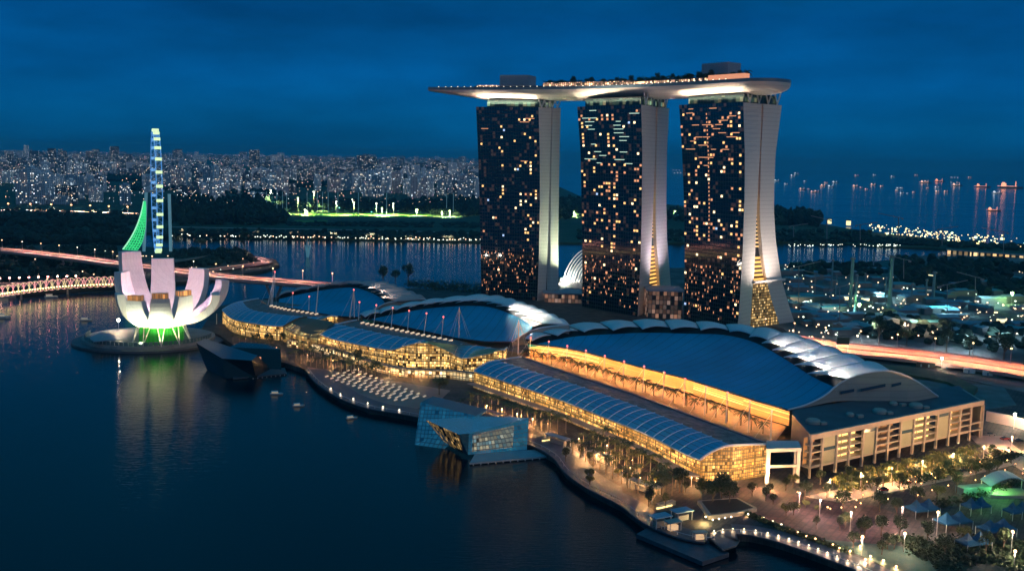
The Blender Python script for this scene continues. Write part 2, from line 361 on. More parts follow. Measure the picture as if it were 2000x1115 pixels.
class Edge:
    """a traced edge laid on an upright plane a-b: plan position as a function of height"""
    def __init__(s, px, a, b_):
        s.q = sorted([PW(u, v, a, b_) for u, v in px], key=lambda p: p.z)
    def at(s, z):
        q = s.q
        i = 0
        while i < len(q) - 2 and q[i + 1].z < z: i += 1
        t = (z - q[i].z) / (q[i + 1].z - q[i].z); t = max(t, -3)
        p = q[i].lerp(q[i + 1], t); p.z = z; return p
ZT = 187.0
TW = [
 dict(A=(930, 209), B=(1052, 210), C=(1095, 211.6),
      FL=[(930, 209), (934, 300), (937, 400), (939, 500), (940, 575)],
      FR=[(1052, 210), (1054.3, 300), (1054.5, 400), (1052.5, 500), (1049, 600)],
      SL=[(1077, 211), (1075, 300), (1071, 452), (1066, 575)],
      SR=[(1079.5, 211), (1077.5, 300), (1075, 452), (1076, 575)],
      RE=[(1095, 212), (1093, 300), (1091.5, 391), (1090, 483), (1091, 575)]),
 dict(A=(1128, 209), B=(1252.5, 205), C=(1307, 212),
      FL=[(1128, 209), (1134.5, 300), (1137.5, 452), (1138, 544), (1137, 629)],
      FR=[(1252.5, 205), (1255, 300), (1254, 391), (1252, 483), (1249, 559), (1245, 626)],
      SL=[(1281, 207), (1279.7, 300), (1275, 429), (1272, 493), (1267.7, 568), (1264, 627)],
      SR=[(1284.5, 207), (1281.8, 300), (1280.6, 429), (1282.5, 481), (1289, 564), (1296, 627)],
      RE=[(1307, 212), (1302.6, 300), (1301.6, 397), (1303, 461), (1306.5, 510), (1310.5, 564), (1318, 627)]),
 dict(A=(1327, 205.5), B=(1452, 200.2), C=(1527, 206),
      FL=[(1327, 205.5), (1333, 300), (1336.5, 397), (1337.7, 493), (1337, 590), (1336, 640)],
      FR=[(1452, 200.2), (1455, 300), (1454, 397), (1450.6, 493), (1445, 590), (1441, 640)],
      SL=[(1488, 203), (1484, 300), (1477.4, 429), (1475, 493), (1472.6, 542), (1469.4, 568), (1465, 640)],
      SR=[(1491.5, 204), (1486.5, 300), (1484, 413), (1485.5, 455), (1490, 500), (1498.4, 551.6), (1508, 590), (1526, 645)],
      RE=[(1527, 207), (1515, 300), (1512, 364), (1512, 413), (1514.5, 461), (1519.4, 500), (1528, 551.6), (1542, 600), (1559, 652)]),
]
NAMES = ['leftmost and farthest hotel tower, its narrow side bathed in green-white light', 'middle hotel tower of three with brown side wall and amber lit atrium slot', 'rightmost and nearest hotel tower with widely splayed pale legs']
def corner(p, z): d = ray(*p); return CP + d * ((z - CH) / d.z)
unit = MB(); unit.box((0, 0, .5), (1, 1, 1)); 
wmesh = [unit.mesh('window pane', mm, (0, 0, 0)) for mm in (win_warm, win_white, win_dim, win_blue)]
TC = []
for ti, T in enumerate(TW):
    A, B_, C_ = corner(T['A'], ZT), corner(T['B'], ZT), corner(T['C'], ZT)
    fl, fr_ = Edge(T['FL'], A, B_), Edge(T['FR'], A, B_)
    sl, sr, re_ = Edge(T['SL'], B_, C_), Edge(T['SR'], B_, C_), Edge(T['RE'], B_, C_)
    base = (fl.at(3) + re_.at(3)) / 2; base.z = 3
    th = thing('hotel_tower', NAMES[ti], 'hotel tower', base, 'three hotel towers under the sky deck')
    T.update(A3=A, B3=B_, C3=C_, th=th)
    along_f = (A - B_); TC.append((A + C_) / 2)
    nz = 40; zs = [3 + (ZT - 3) * i / nz for i in range(nz + 1)]
    fdir = (B_ - A).normalized(); fn = Vector((fdir.y, -fdir.x, 0)).normalized()
    if fn.y > 0: fn = -fn
    # curtain wall
    g = MB(); rows = [[fl.at(z).lerp(fr_.at(z), j / 6) + fn * .4 for j in range(7)] for z in zs]
    g.grid(rows); ob = obj('glass_facade', g, T_glass, th)
    uv = ob.data.uv_layers[0]
    for lp_ in ob.data.loops:
        i, j = divmod(lp_.vertex_index, 7); uv.data[lp_.index].uv = (j / 6, i / nz)
    # west slab and east slab, closed solids
    def slab(name, c0, c1, dx):
        s_ = MB()
        for z0, z1 in zip(zs, zs[1:]):
            pass
        rows = []
        for z in zs:
            a, c = c0(z), c1(z); bk = dx(z)
            rows.append([a, c, c + bk, a + bk])
        vs_ = [p for r_ in rows for p in r_]
        fs_ = [(i * 4 + j, i * 4 + (j + 1) % 4, (i + 1) * 4 + (j + 1) % 4, (i + 1) * 4 + j) for i in range(nz) for j in range(4)] + [(3, 2, 1, 0), (nz * 4, nz * 4 + 1, nz * 4 + 2, nz * 4 + 3)]
        s_.mesh_add(vs_, fs_); return obj(name, s_, T_clad, th)
    slab('leg_slab', fr_.at, sl.at, lambda z: fl.at(z) - fr_.at(z))
    slab('leg_slab', sr.at, re_.at, lambda z: (fl.at(z) - fr_.at(z)))
    # slot between the slabs: recessed dark core, amber galleries
    inn = (A - B_).normalized()
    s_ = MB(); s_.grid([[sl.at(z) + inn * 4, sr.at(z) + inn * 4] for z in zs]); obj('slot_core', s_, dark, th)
    for (za, zb, mm, step, hh) in ((112, 184, win_dim, 3.4, .9), (70, 112, win_warm, 3.2, 1.2), (24, 62, amber, 3.6, 1.9)):
        if ti == 0 and zb < 100: continue
        s_ = MB(); z = za
        if ti == 0: mm = win_dim
        while z < zb:
            i3 = inn * 3.4
            s_.m = 0; s_.quad(sl.at(z) + i3, sr.at(z) + i3, sr.at(z + hh) + i3, sl.at(z + hh) + i3)
            s_.m = 1; s_.quad(sl.at(z + hh) + i3, sr.at(z + hh) + i3, sr.at(z + step) + i3, sl.at(z + step) + i3)
            z += step
        obj('gallery_lights', s_, [mm, dark], th, kind='stuff')
    # crown and struts
    c_ = MB(); dn = (C_ - B_).normalized()
    a0 = A + fdir * 8 + dn * 3; b0 = B_ - fdir * 2 + dn * 3; dd = dn * ((C_ - B_).length - 8)
    poly = [a0, b0, b0 + dd, a0 + dd]; c_.prism(poly, ZT + .01, ZT + 6.2); obj('crown', c_, crown_glass, th)
    c_ = MB(); c_.prism([p + (th.location - th.location) for p in poly], ZT + 6.3, ZT + 7.2)
    obj('crown_roof', c_, dark, th)
    for t_ in (.18, .42, .66, .9):
        s_ = MB(); p = B_.lerp(C_, t_) - fdir * 1; p.z = ZT
        for sg in (-1, 1): s_.tube([p, p + dn * (sg * 4.2) + Vector((0, 0, 10.5))], .65, 6)
        obj('roof_strut', s_, steel, th)
    # lit rooms
    Wd = (B_ - A).length; cnt = 0
    r2 = random.Random(40 + ti); cells = []
    cols = 24; rows_n = 55
    dens = {0: (.055, .03), 1: (.12, .05), 2: (.115, .05)}[ti]
    for ii in range(cols):
        stripe = r2.random()
        for jj in range(4, rows_n - 1):
            tz = jj / rows_n
            pden = dens[0] * (1.9 if stripe > .72 else .75 if stripe > .3 else .25) * (1.3 if .3 < tz < .95 else .35)
            if 10 <= ii <= 14 and ti == 0: pden *= .3
            if r2.random() < pden: cells.append((ii, jj))
    r2.shuffle(cells); big = cells[:96]; rest = cells[96:]
    def place(ii, jj, w, h):
        z = 3 + (ZT - 3) * (jj + .5) / rows_n; s__ = (ii + .5) / cols
        return fl.at(z).lerp(fr_.at(z), s__) + fn * .5, Wd / cols * w, (ZT - 3) / rows_n * h
    ang = math.atan2(fdir.y, fdir.x)
    for (ii, jj) in big:
        p, w, h = place(ii, jj, .66, .56); k_ = r2.choices((0, 1, 2, 3), (6, 3, 3, .4))[0]
        wo = bpy.data.objects.new('lit_window', wmesh[k_]); col.objects.link(wo); wo.parent = th
        wo.location = p - th.location - Vector((0, 0, h / 2)); wo.rotation_euler = (0, 0, ang); wo.scale = (w, .25, h)
    s_ = MB()
    for (ii, jj) in rest:
        p, w, h = place(ii, jj, .7, .6); s_.box(p, (w, .2, h), ang)
    # dotted column of corridor windows and the flecked podium floors
    for jj in range(12, rows_n - 2):
        if ti == 2 and jj > 20:
            p, w, h = place(10, jj, .3, .45); s_.box(p, (w, .2, h), ang)
    for ii in range(cols):
        for jj in range(2, 15):
            if r2.random() < .22:
                p, w, h = place(ii + r2.uniform(-.3, .3), jj + r2.uniform(-.4, .4), .18, .55); s_.box(p, (w, .2, h), ang)
    if s_.v: obj('small_lights', s_, win_dim, th, kind='stuff')
    # horizontal lit bands near the top (suites)
    s_ = MB()
    for q_ in range({0: 4, 1: 26, 2: 26}[ti]):
        ii = r2.randrange(1, cols - 4); jj = r2.randrange(rows_n - 16, rows_n - 1); ln = r2.choice((2, 3, 3, 4))
        p, w, h = place(ii + ln / 2, jj, ln * .9, .16); s_.box(p + Vector((0, 0, 1.2)), (w, .22, h), ang)
    obj('suite_light_band', s_, win_dim if ti != 1 else mat('greenish light band', (.1, .1, .1), .5, emit=(.7, 1, .8), es=1.0), th, kind='stuff')

# lobby boxes between the tower feet
def lobby(u0, u1, vt, y0, zt, label, uu=None, depth=30, mt=None):
    t_ = thing('lobby_block', label, 'lobby', PY(u0, vt, y0), 'glass lobbies between the towers')
    a = PY(u0, vt, y0); c = PY(u1, vt, y0 - 4); t_.location = Vector((a.x, a.y, 3))
    zt = a.z; s_ = MB(); dv = Vector((0, depth, 0)); s_.prism([a, c, c + dv, a + dv], 3, zt); obj('glass_walls', s_, mt or brownglass, t_)
    s_ = MB(); e1 = Vector((1.5, -1.5, 0)); e2 = Vector((-1.5, -1.5, 0)); s_.prism([a + e2, c + e1, c + dv - e2, a + dv - e1], zt + .01, zt + 1.3)
    obj('roof_slab', s_, mat('lobby roof', (.45, .38, .42), .6), t_); return t_
lobby(1064, 1136, 573, TW[0]['B3'].y - 10, 0, 'pinkish lit glass lobby between the left and middle towers')
lobby(1267, 1334, 568, TW[1]['B3'].y - 10, 0, 'brown glass lobby between the middle and right towers')
# golden glass front between the splayed legs of the nearest tower
T = TW[2]; sl = Edge(T['SL'], T['B3'], T['C3']); sr = Edge(T['SR'], T['B3'], T['C3'])
s_ = MB(); zz = [3 + 38 * i / 12 for i in range(13)]; s_.grid([[sl.at(z).lerp(sr.at(z), j / 4) for j in range(5)] for z in zz]); obj('atrium_glass', s_, gold, T['th'])
s_ = MB(); p = sl.at(41.5); q = Edge(T['RE'], T['B3'], T['C3']).at(41.5); nn_ = Vector(((q - p).y, -(q - p).x, 0)).normalized(); s_.box((p + q) / 2 + nn_ * .8, ((q - p).length + 3, 3.4, 2), math.atan2((q - p).y, (q - p).x)); obj('atrium_canopy', s_, T_clad, T['th'])

# ------------------------------------------------------------------ sky deck on top
hull = clad_mat('hull cladding', (.7, .64, .56)); deckm = mat('timber deck', (.16, .13, .11), .7, var=.2)
near = [P(u, v, 203) for u, v in [(836, 175.6), (870, 175.8), (930, 175.6), (1000, 175.4), (1060, 175), (1130, 174), (1200, 172.5), (1290, 168.8), (1370, 164.5), (1454, 159.5)]]
near = smooth(near, 6); near = along(near, 60)
sdk = thing('sky_deck', 'long ship-shaped roof deck bridging the tops of the three towers', 'sky deck', (near[30].x, near[30].y, 193))
cen = []; wid = []
for i, p in enumerate(near):
    t_ = (near[min(i + 1, 59)] - near[max(i - 1, 0)]).normalized(); n_ = Vector((-t_.y, t_.x, 0)); n_ = n_ if n_.y > 0 else -n_
    w = 23 * min(1, (.08 + (i / 16)) ** .55); cen.append(p + n_ * w); wid.append((w, n_, t_))
# rounded stern on the right
t_end = wid[-1][2]
for k_ in range(1, 9):
    a_ = k_ / 8 * math.pi / 2; cen.append(cen[59] + t_end * (20 * math.sin(a_))); wid.append((23 * math.cos(a_) + .02, wid[59][1], t_end))
sh = MB(); rows = []
for c, (w, n_, t_), i in zip(cen, wid, range(99)):
    dep = 9.5 * (min(1, .12 + i / 12)) * (w / 23 if i > 59 else 1)
    if i > 59: dep = max(dep, 7.5)
    rows.append([c + n_ * (w * math.cos(math.pi * j / 12)) * -1 + Vector((0, 0, -dep * math.sin(math.pi * j / 12) ** .8)) for j in range(13)])
sh.grid(rows); obj('hull', sh, hull, sdk, smooth=True)
dk = MB(); dk.grid([[c - n_ * w * .995, c + n_ * w * .995] for c, (w, n_, t_) in zip(cen, wid)]); o_ = obj('deck', dk, deckm, sdk)
par = MB()
for sgn in (-1, 1):
    r0 = [c + n_ * (w * sgn) for c, (w, n_, t_) in zip(cen, wid)]
    par.grid([[p, p + Vector((0, 0, 2.6)), p - (q[1] * (sgn * .8)) + Vector((0, 0, 2.6)), p - (q[1] * (sgn * .8))] for p, q in zip(r0, wid)])
obj('parapet', par, mat('blue grey parapet', (.12, .2, .26), .35), sdk)
def deck_at(f, side=0.):                  # f 0..1 from the bow, side -1 near .. 1 far
    k_ = f * 59; i = min(int(k_), 58); c = cen[i].lerp(cen[i + 1], k_ - i); return c + wid[i][1] * wid[i][0] * side, wid[i]
def deck_box(name, f0, f1, s0, s1, h, mt, z0=.1, par_=None):
    a, _ = deck_at(f0, s0); c, _ = deck_at(f1, s0); d, _ = deck_at(f1, s1); e_, _ = deck_at(f0, s1)
    b_ = MB(); b_.prism([a, c, d, e_], a.z + z0, a.z + z0 + h); return obj(name, b_, mt, par_ or sdk)
plant = mat('plant room cladding', (.34, .36, .42), .6, var=.05)
litglass = grid_mat('lit pavilion glass', (.3, .2, .12), (2.1, 2.2), (.7, .75), (.3, .2, .1), .8, (1, .6, .3), 2.6, cold=(1, .5, .35))
deck_box('plant_room', .20, .285, -.1, .75, 15, plant); deck_box('plant_room', .80, .885, .0, .7, 19, plant)
deck_box('restaurant', .145, .205, -.75, .1, 4.4, litglass); deck_box('restaurant', .815, .865, -.8, -.1, 5.5, litglass)
deck_box('bar_block', .2, .34, -.7, -.15, 3.6, dark)
deck_box('lit_terrace', .345, .62, -.78, -.5, 6.0, litglass); deck_box('lit_terrace', .62, .80, -.78, -.5, 5.4, litglass); deck_box('lit_terrace', .87, .985, -.78, -.5, 7, mat('reddish lit screen', (.2, .08, .05), .5, emit=(1, .4, .22), es=.8))
for f0 in (.07, .09, .11, .13): deck_box('deck_step', f0, f0 + .05, -.4, .5, 1.5 + (f0 - .07) * 40, dark)
b_ = MB()
for k_ in range(46):
    p, _ = deck_at(.03 + .93 * k_ / 46, -.985); b_.box(p + Vector((0, 0, 2.9)), (.8, .8, .5))
obj('rail_lights', b_, mat('small white lamp', (.8, .8, .8), .5, emit=(1, .85, .6), es=2.5), sdk)
# floodlights washing the hull over each tower
for T, pw in zip(TW, (1.0, 1.0, 1.0)):
    A, B_, C_ = T['A3'], T['B3'], T['C3']; fd = (B_ - A).normalized(); dn = (C_ - B_).normalized()
    c0 = (A + B_) / 2 - dn * 1.5; c0.z = ZT + 2.5
    lg = lamp('AREA', 'hull_floodlight', c0, 26000, (1, .82, .62), size=(B_ - A).length * .9, size_y=2.0, parent=sdk)
    d_ = (-dn * .10 + Vector((0, 0, 1))).normalized(); xax = fd; yax = (-d_).cross(xax)
    lg.rotation_euler = Matrix((xax, yax, -d_)).transposed().to_euler()
# upward light on the side walls of the towers
for ti, (cl, pw) in enumerate((((.85, 1, .68), 52000), ((.9, .76, .92), 38000), ((1, .84, .76), 44000))):
    T = TW[ti]; B_, C_ = T['B3'], T['C3']; fd = (B_ - T['A3']).normalized()
    q = Edge(T['SR'], B_, C_).at(50); q = q + fd * 26; q.z = 28
    lamp('SPOT', 'tower_uplight', q, pw * 5, cl, 1, target=Edge(T['SL'], B_, C_).at(150), parent=T['th'], spot=R(125), blend=1)
# ------------------------------------------------------------------ lotus-shaped museum
def white_skin(name, base):
    mt = mat(name, base, .5); n, l, b_ = nodes(mt)
    t = n.new('ShaderNodeTexCoord'); br = n.new('ShaderNodeTexBrick'); br.inputs['Scale'].default_value = .16; l.new(t.outputs['Object'], br.inputs['Vector'])
    br.inputs['Color1'].default_value = (*base, 1); br.inputs['Color2'].default_value = (base[0] * .93, base[1] * .93, base[2] * .93, 1); br.inputs['Mortar'].default_value = (base[0] * .86, base[1] * .86, base[2] * .86, 1)
    br.inputs['Mortar Size'].default_value = .012; l.new(br.outputs[0], b_.inputs['Base Color']); return mt
skin = white_skin('white museum skin', (.78, .74, .72))
mc = P(316, 667, 3)
mus = thing('lotus_museum', 'white lotus-flower museum with ten petals over a green lit glass base', 'museum', mc)
def petal(tip, w, th_=5.5, sky=False, r0=14., z0=15.5, inr=4., inz=19., n_=12):
    d = Vector((tip.x - mc.x, tip.y - mc.y, 0)); Rr = d.length; d.normalize(); s = Vector((-d.y, d.x, 0)); h = tip.z
    pt = thing_part = None
    def sect(t):
        ro = r0 + (Rr - r0) * math.sin(t * math.pi / 2) ** 1.0; zo = z0 + (h - z0) * (1 - math.cos(t * math.pi / 2)) ** .92
        Ri = Rr - th_; ri = inr + (Ri - inr) * math.sin(t * math.pi / 2) ** .9; zi = inz + (h - inz) * (1 - math.cos(t * math.pi / 2)) ** 1.0
        lw = min(.62 * ro, 20.5); ww = (lw if t < .3 else lerp(lw, w * .94, ((t - .3) / .7) ** .7)) / 2
        o = mc + d * ro; o.z = zo; i = mc + d * ri; i.z = max(zi, zo + .5) if t < .3 else zi
        return [o - s * ww, o + s * ww, i + s * ww * .95, i - s * ww * .95]
    b_ = MB(); rows = [sect(k / n_) for k in range(n_ + 1)]
    vs_ = [p for r_ in rows for p in r_]; fs_ = [(k * 4 + j, k * 4 + (j + 1) % 4, (k + 1) * 4 + (j + 1) % 4, (k + 1) * 4 + j) for k in range(n_) for j in range(4)]
    fs_ += [(3, 2, 1, 0), (n_ * 4, n_ * 4 + 1, n_ * 4 + 2, n_ * 4 + 3)]
    b_.mesh_add(vs_, fs_); o_ = obj('petal', b_, skin, mus)
    if sky:
        q = rows[-1]; q = [p + Vector((0, 0, .1)) for p in q]; b_ = MB(); c_ = sum(q, Vector()) / 4
        a = [c_.lerp(p, .86) for p in q]; b_.hexa(a, [p + Vector((0, 0, 3.6)) for p in a])
        sk_ = obj('skylight', b_, grid_mat('amber skylight', (.5, .4, .3), (1.5, 40.), (.8, 1.), (.3, .12, .04), 1., (1, .42, .12), .9), mus)
        sk_.parent = o_; sk_.location = (0, 0, 0)
    return o_
petals = [((251, 490), 64, 16.5, 0), ((318, 504), 58, 17.5, 0), ((393, 523), 52, 15, 0), ((441, 546), 45, 13, 0), ((428, 573), 37, 19, 0), ((363, 578), 39, 12, 1), ((313, 584), 40, 13, 1), ((261, 588), 37, 12, 1),
          ((226, 574), 39, 12, 0), ((232, 530), 52, 11, 0)]
for (u, v), z, w, sk_ in petals: petal(P(u, v, z), w, sky=bool(sk_))
b_ = MB(); b_.lathe(mc, [(15.6, 0), (15.6, 14.5), (0, 14.6)], 32)
obj('glass_base', b_, grid_mat('green lit glass', (.02, .2, .03), (1.3, 6.), (.8, .97), (.02, .3, .03), 1., (.04, .6, .05), .5, cold=(.1, .75, .06)), mus)
b_ = MB()
for k_ in range(10):
    a0 = 2 * math.pi * k_ / 10
    q0 = mc + Vector((math.cos(a0) * 21, math.sin(a0) * 21, 0)); q1 = mc + Vector((math.cos(a0 + .18) * 15.6, math.sin(a0 + .18) * 15.6, 14.5)); q2 = mc + Vector((math.cos(a0 - .18) * 15.6, math.sin(a0 - .18) * 15.6, 14.5))
    b_ = MB(); b_.tube([q0, q1], .32, 6); b_.tube([q0, q2], .32, 6); obj('column', b_, skin, mus)
b_ = MB(); b_.lathe(mc + Vector((0, 0, 19)), [(6, -1), (7, 1.5), (5, 2.2), (0, 2.4)], 20); obj('oculus', b_, skin, mus)
for k_ in range(10):
    a0 = 2 * math.pi * (k_ + .5) / 10 - .3
    front = max(0, math.cos(a0 + math.pi / 2 - .35))
    p = mc + Vector((math.cos(a0) * 24, math.sin(a0) * 24, 2.))
    lamp('SPOT', 'museum_floodlight', p, 18000 + 34000 * front, (1, .9, .48), .8, target=mc + Vector((math.cos(a0) * 22, math.sin(a0) * 22, 30)), parent=mus, spot=R(125), blend=.8)
for a0, pw_ in ((-150, 60000), (-110, 70000), (-75, 70000), (-40, 60000), (-5, 45000)):
    p = mc + Vector((math.cos(R(a0)) * 46, math.sin(R(a0)) * 42, 1.5)); lamp('SPOT', 'museum_floodlight', p, pw_, (.95, 1, .7), .6, target=mc + Vector((math.cos(R(a0)) * 30, math.sin(R(a0)) * 30, 30)), parent=mus, spot=R(75), blend=.9)
lamp('POINT', 'bowl_fill_light', mc + Vector((0, 0, 26)), 90000, (1, .62, .68), 1.5, parent=mus)  # added lamp, no fixture: brightens the inner petal faces
# round waterside terrace
def ell(c, rx, ry, a0=0, a1=360, n=48): return [Vector((c[0] + rx * math.cos(R(a0 + (a1 - a0) * i / n)), c[1] + ry * math.sin(R(a0 + (a1 - a0) * i / n)), 0)) for i in range(n)]
tc_ = P(292, 660, 2); rad = 47
b_ = MB(); b_.prism(ell(tc_, rad + 7, rad + 3), -2, 1.4); obj('terrace_lower', b_, mat('dark wet stone', (.10, .11, .12), .5, var=.2), kind='structure')
b_ = MB(); b_.prism(ell(tc_, rad, rad - 4), 1.4, 3.4); obj('terrace_upper', b_, mat('pale stone', (.3, .3, .28), .6, var=.15), kind='structure')
rail = thing('glass_balustrade', 'curved waterside railing of glass bays around the museum terrace', 'railing', (tc_.x, tc_.y, 3.4))
b_ = MB()
for k_ in range(44):
    a0 = R(175 + 190 * k_ / 44); a1 = R(175 + 190 * (k_ + .82) / 44)
    p0 = tc_ + Vector((math.cos(a0) * (rad - 2), math.sin(a0) * (rad - 6), 1.4)); p1 = tc_ + Vector((math.cos(a1) * (rad - 2), math.sin(a1) * (rad - 6), 1.4))
    b_.quad(p0, p1, p1 + Vector((0, 0, 2.6)), p0 + Vector((0, 0, 2.6)))
b_.tube([tc_ + Vector((math.cos(R(175 + 190 * k_ / 30)) * (rad - 2), math.sin(R(175 + 190 * k_ / 30)) * (rad - 6), 4.1)) for k_ in range(31)], .18, 5)
obj('glass_bays', b_, mat('grey green glass', (.14, .2, .2), .2), rail)
can = thing('wing_canopy', 'grey curved wing canopy on the left edge of the museum terrace', 'canopy', P(215, 655, 3.4))
b_ = MB(); b_.grid([[P(178, 655, 8), P(176, 661, 7.4), P(184, 667, 7)], [P(196, 650, 8.5), P(205, 656, 8), P(212, 664, 7)], [P(222, 652, 8), P(232, 658, 7.4), P(238, 664, 7)]], .5); obj('wing', b_, mat('grey metal sheet', (.35, .37, .4), .35, .4), can)
b_ = MB(); b_.tube([P(200, 658, 8), P(200, 658, 8) * 1 - Vector((0, 0, 4.7))], .3); obj('post', b_, steel, can)
b_ = MB(); b_.tube([P(225, 658, 7.6), P(225, 658, 7.6) - Vector((0, 0, 4.3))], .3); obj('post', b_, steel, can)

# ------------------------------------------------------------------ faceted pavilions
blueglass = grid_mat('blue faceted glass', (.10, .19, .24), (1.3, 1.6), (.84, .84), (.03, .2, .3), .97, (.04, .3, .5), .30, cold=(.03, .24, .45), rough=.25, wrough=.06, even=.75)  # faint blue glow put into the panes for light from inside
litpane = grid_mat('lit crystal pane', (.12, .14, .14), (1.6, 1.8), (.8, .8), (.1, .12, .1), .92, (1, .85, .5), .42, cold=(.3, .6, .7), wrough=.08, even=.5)
goldpane = grid_mat('gold lit slanted pane', (.08, .08, .07), (1.5, 1.7), (.62, .85), (.06, .05, .03), .85, (1, .6, .2), .42)
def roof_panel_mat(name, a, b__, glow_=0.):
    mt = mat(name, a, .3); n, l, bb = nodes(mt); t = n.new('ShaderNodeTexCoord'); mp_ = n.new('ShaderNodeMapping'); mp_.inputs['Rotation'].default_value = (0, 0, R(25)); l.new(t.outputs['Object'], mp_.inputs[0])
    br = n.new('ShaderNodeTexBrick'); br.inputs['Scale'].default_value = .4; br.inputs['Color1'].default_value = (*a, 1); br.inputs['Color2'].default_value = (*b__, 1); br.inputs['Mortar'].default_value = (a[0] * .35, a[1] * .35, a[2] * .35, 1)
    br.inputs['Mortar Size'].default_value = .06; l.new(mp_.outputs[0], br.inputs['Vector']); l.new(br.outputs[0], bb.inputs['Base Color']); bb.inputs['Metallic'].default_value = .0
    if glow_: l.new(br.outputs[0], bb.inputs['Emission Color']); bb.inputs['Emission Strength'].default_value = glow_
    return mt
bluepanel = roof_panel_mat('glowing blue roof panels', (.1, .5, .75), (.04, .27, .45), .16)  # glow put into the panels, standing in for light from inside
a, b1, c1, d1, e1 = P(831.6, 819.5, 14), P(896, 848, 12), P(916, 846, 11.6), P(1032.6, 815.7, 13), P(931, 812, 11)
f1 = P(1000, 800, 12)
B0 = [P(868, 864, 1.2), P(905, 885, 1.2), P(914, 888, 1.2), P(1029, 878, 1.2)]
pav = thing('crystal_pavilion', 'blue glass faceted pavilion standing in the water, near the south mall', 'pavilion', (B0[1] + B0[3]) / 2)
bk = B0[3] + Vector((-6, 26, 0)); bk0 = B0[0] + Vector((14, 22, 0))
b_ = MB(); b_.m = 0; b_.quad(a, b1, B0[1], B0[0]); obj('slanted_face', b_, goldpane, pav)
b_ = MB(); b_.quad(b1, c1, B0[2], B0[1]); obj('corner_face', b_, mat('teal corner panel', (.03, .12, .17), .2), pav)
q = c1.lerp(d1, .62); q0 = B0[2].lerp(B0[3], .62)
lo, lo0 = lambda t: c1.lerp(d1, t), lambda t: B0[2].lerp(B0[3], t)
def quad4(t0, t1, s0, s1): return [lo0(t0).lerp(lo(t0), s0), lo0(t1).lerp(lo(t1), s0), lo0(t1).lerp(lo(t1), s1), lo0(t0).lerp(lo(t0), s1)]
b_ = MB(); b2 = MB()
for i in range(16):
    for j in range(8): (b2 if 1 <= i <= 11 and 1 <= j <= 6 else b_).quad(*quad4(i / 16, (i + 1) / 16, j / 8, (j + 1) / 8))
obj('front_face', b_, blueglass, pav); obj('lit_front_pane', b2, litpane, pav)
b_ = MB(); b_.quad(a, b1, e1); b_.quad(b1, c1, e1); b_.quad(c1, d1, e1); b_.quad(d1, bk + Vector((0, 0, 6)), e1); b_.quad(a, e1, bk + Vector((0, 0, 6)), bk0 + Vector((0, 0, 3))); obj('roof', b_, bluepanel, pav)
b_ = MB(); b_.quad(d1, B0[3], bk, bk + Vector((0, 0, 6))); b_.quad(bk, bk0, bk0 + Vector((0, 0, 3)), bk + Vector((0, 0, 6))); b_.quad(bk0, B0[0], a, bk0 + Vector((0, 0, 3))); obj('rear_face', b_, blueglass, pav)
g0, g1, g2, g3 = P(821.5, 785.5, 17), P(931, 812, 12.5), P(868, 876, 0), P(810, 868, 0)
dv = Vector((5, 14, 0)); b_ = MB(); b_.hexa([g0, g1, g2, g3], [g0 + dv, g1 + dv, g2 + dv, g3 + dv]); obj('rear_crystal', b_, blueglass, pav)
b_ = MB(); b_.hexa([P(917, 907, .4), P(1075, 893, .4), P(1075, 880, .4), P(930, 885, .4)], [P(917, 907, .4) + Vector((0, 0, .8)), P(1075, 893, .4) + Vector((0, 0, .8)), P(1075, 880, .4) + Vector((0, 0, .8)), P(930, 885, .4) + Vector((0, 0, .8))]); obj('landing_deck', b_, mat('pale blue deck', (.3, .38, .42), .5, var=.1), pav)
for k_ in range(11):
    p = P(917, 907, .4).lerp(P(1075, 893, .4), (k_ + .5) / 11); b_ = MB(); b_.tube([p + Vector((0, 0, -2)), p], .3); obj('pile', b_, steel, pav)
# dark one
A_ = [P(383, 669.5, 14.5), P(434, 700, 12), P(492, 704, 12), P(503, 694, 12.5), P(400, 661, 14)]
Bb = [P(404, 722, .3), P(441, 739, .3), P(500, 738, .3), P(530, 722, .3), P(430, 700, .3)]
dpv = thing('dark_pavilion', 'black angular pavilion with ridged blue roof, beside the museum terrace', 'pavilion', (Bb[1] + Bb[3]) / 2)
b_ = MB(); b_.quad(*A_); obj('roof', b_, roof_panel_mat('dark blue ridged roof', (.05, .11, .2), (.04, .09, .17)), dpv)
b_ = MB()
for i in range(5): j = (i + 1) % 5; b_.quad(A_[i] - Vector((0, 0, .02)), A_[j] - Vector((0, 0, .02)), Bb[j], Bb[i])
blk = mat('black glass', (.008, .012, .018), .25); obj('walls', b_, blk, dpv)
q = [P(447, 678, 12), P(548, 682, 12), P(520, 672, 12), P(470, 668, 12)]; q0 = [P(470, 722, .3), P(549.5, 724, .3), P(530, 708, .3), P(480, 706, .3)]
b_ = MB(); b_.hexa(q, q0); obj('rear_volume', b_, blk, dpv)
b_ = MB(); b_.hexa([P(455, 741, .3), P(560, 731, .3), P(556, 720, .3), P(455, 730, .3)], [P(455, 741, .3) + Vector((0, 0, .8)), P(560, 731, .3) + Vector((0, 0, .8)), P(556, 720, .3) + Vector((0, 0, .8)), P(455, 730, .3) + Vector((0, 0, .8))]); obj('landing_deck', b_, mat('dark deck', (.06, .08, .1), .6), dpv)
b_ = MB(); b_.box(P(508, 700, 9), (1.2, .4, 2)); obj('door_light', b_, win_dim, dpv)
for k_ in range(8):
    p = P(490, 739, .3).lerp(P(560, 731, .3), (k_ + .5) / 8); b_ = MB(); b_.tube([p + Vector((0, 0, -2)), p], .25); obj('pile', b_, steel, dpv)

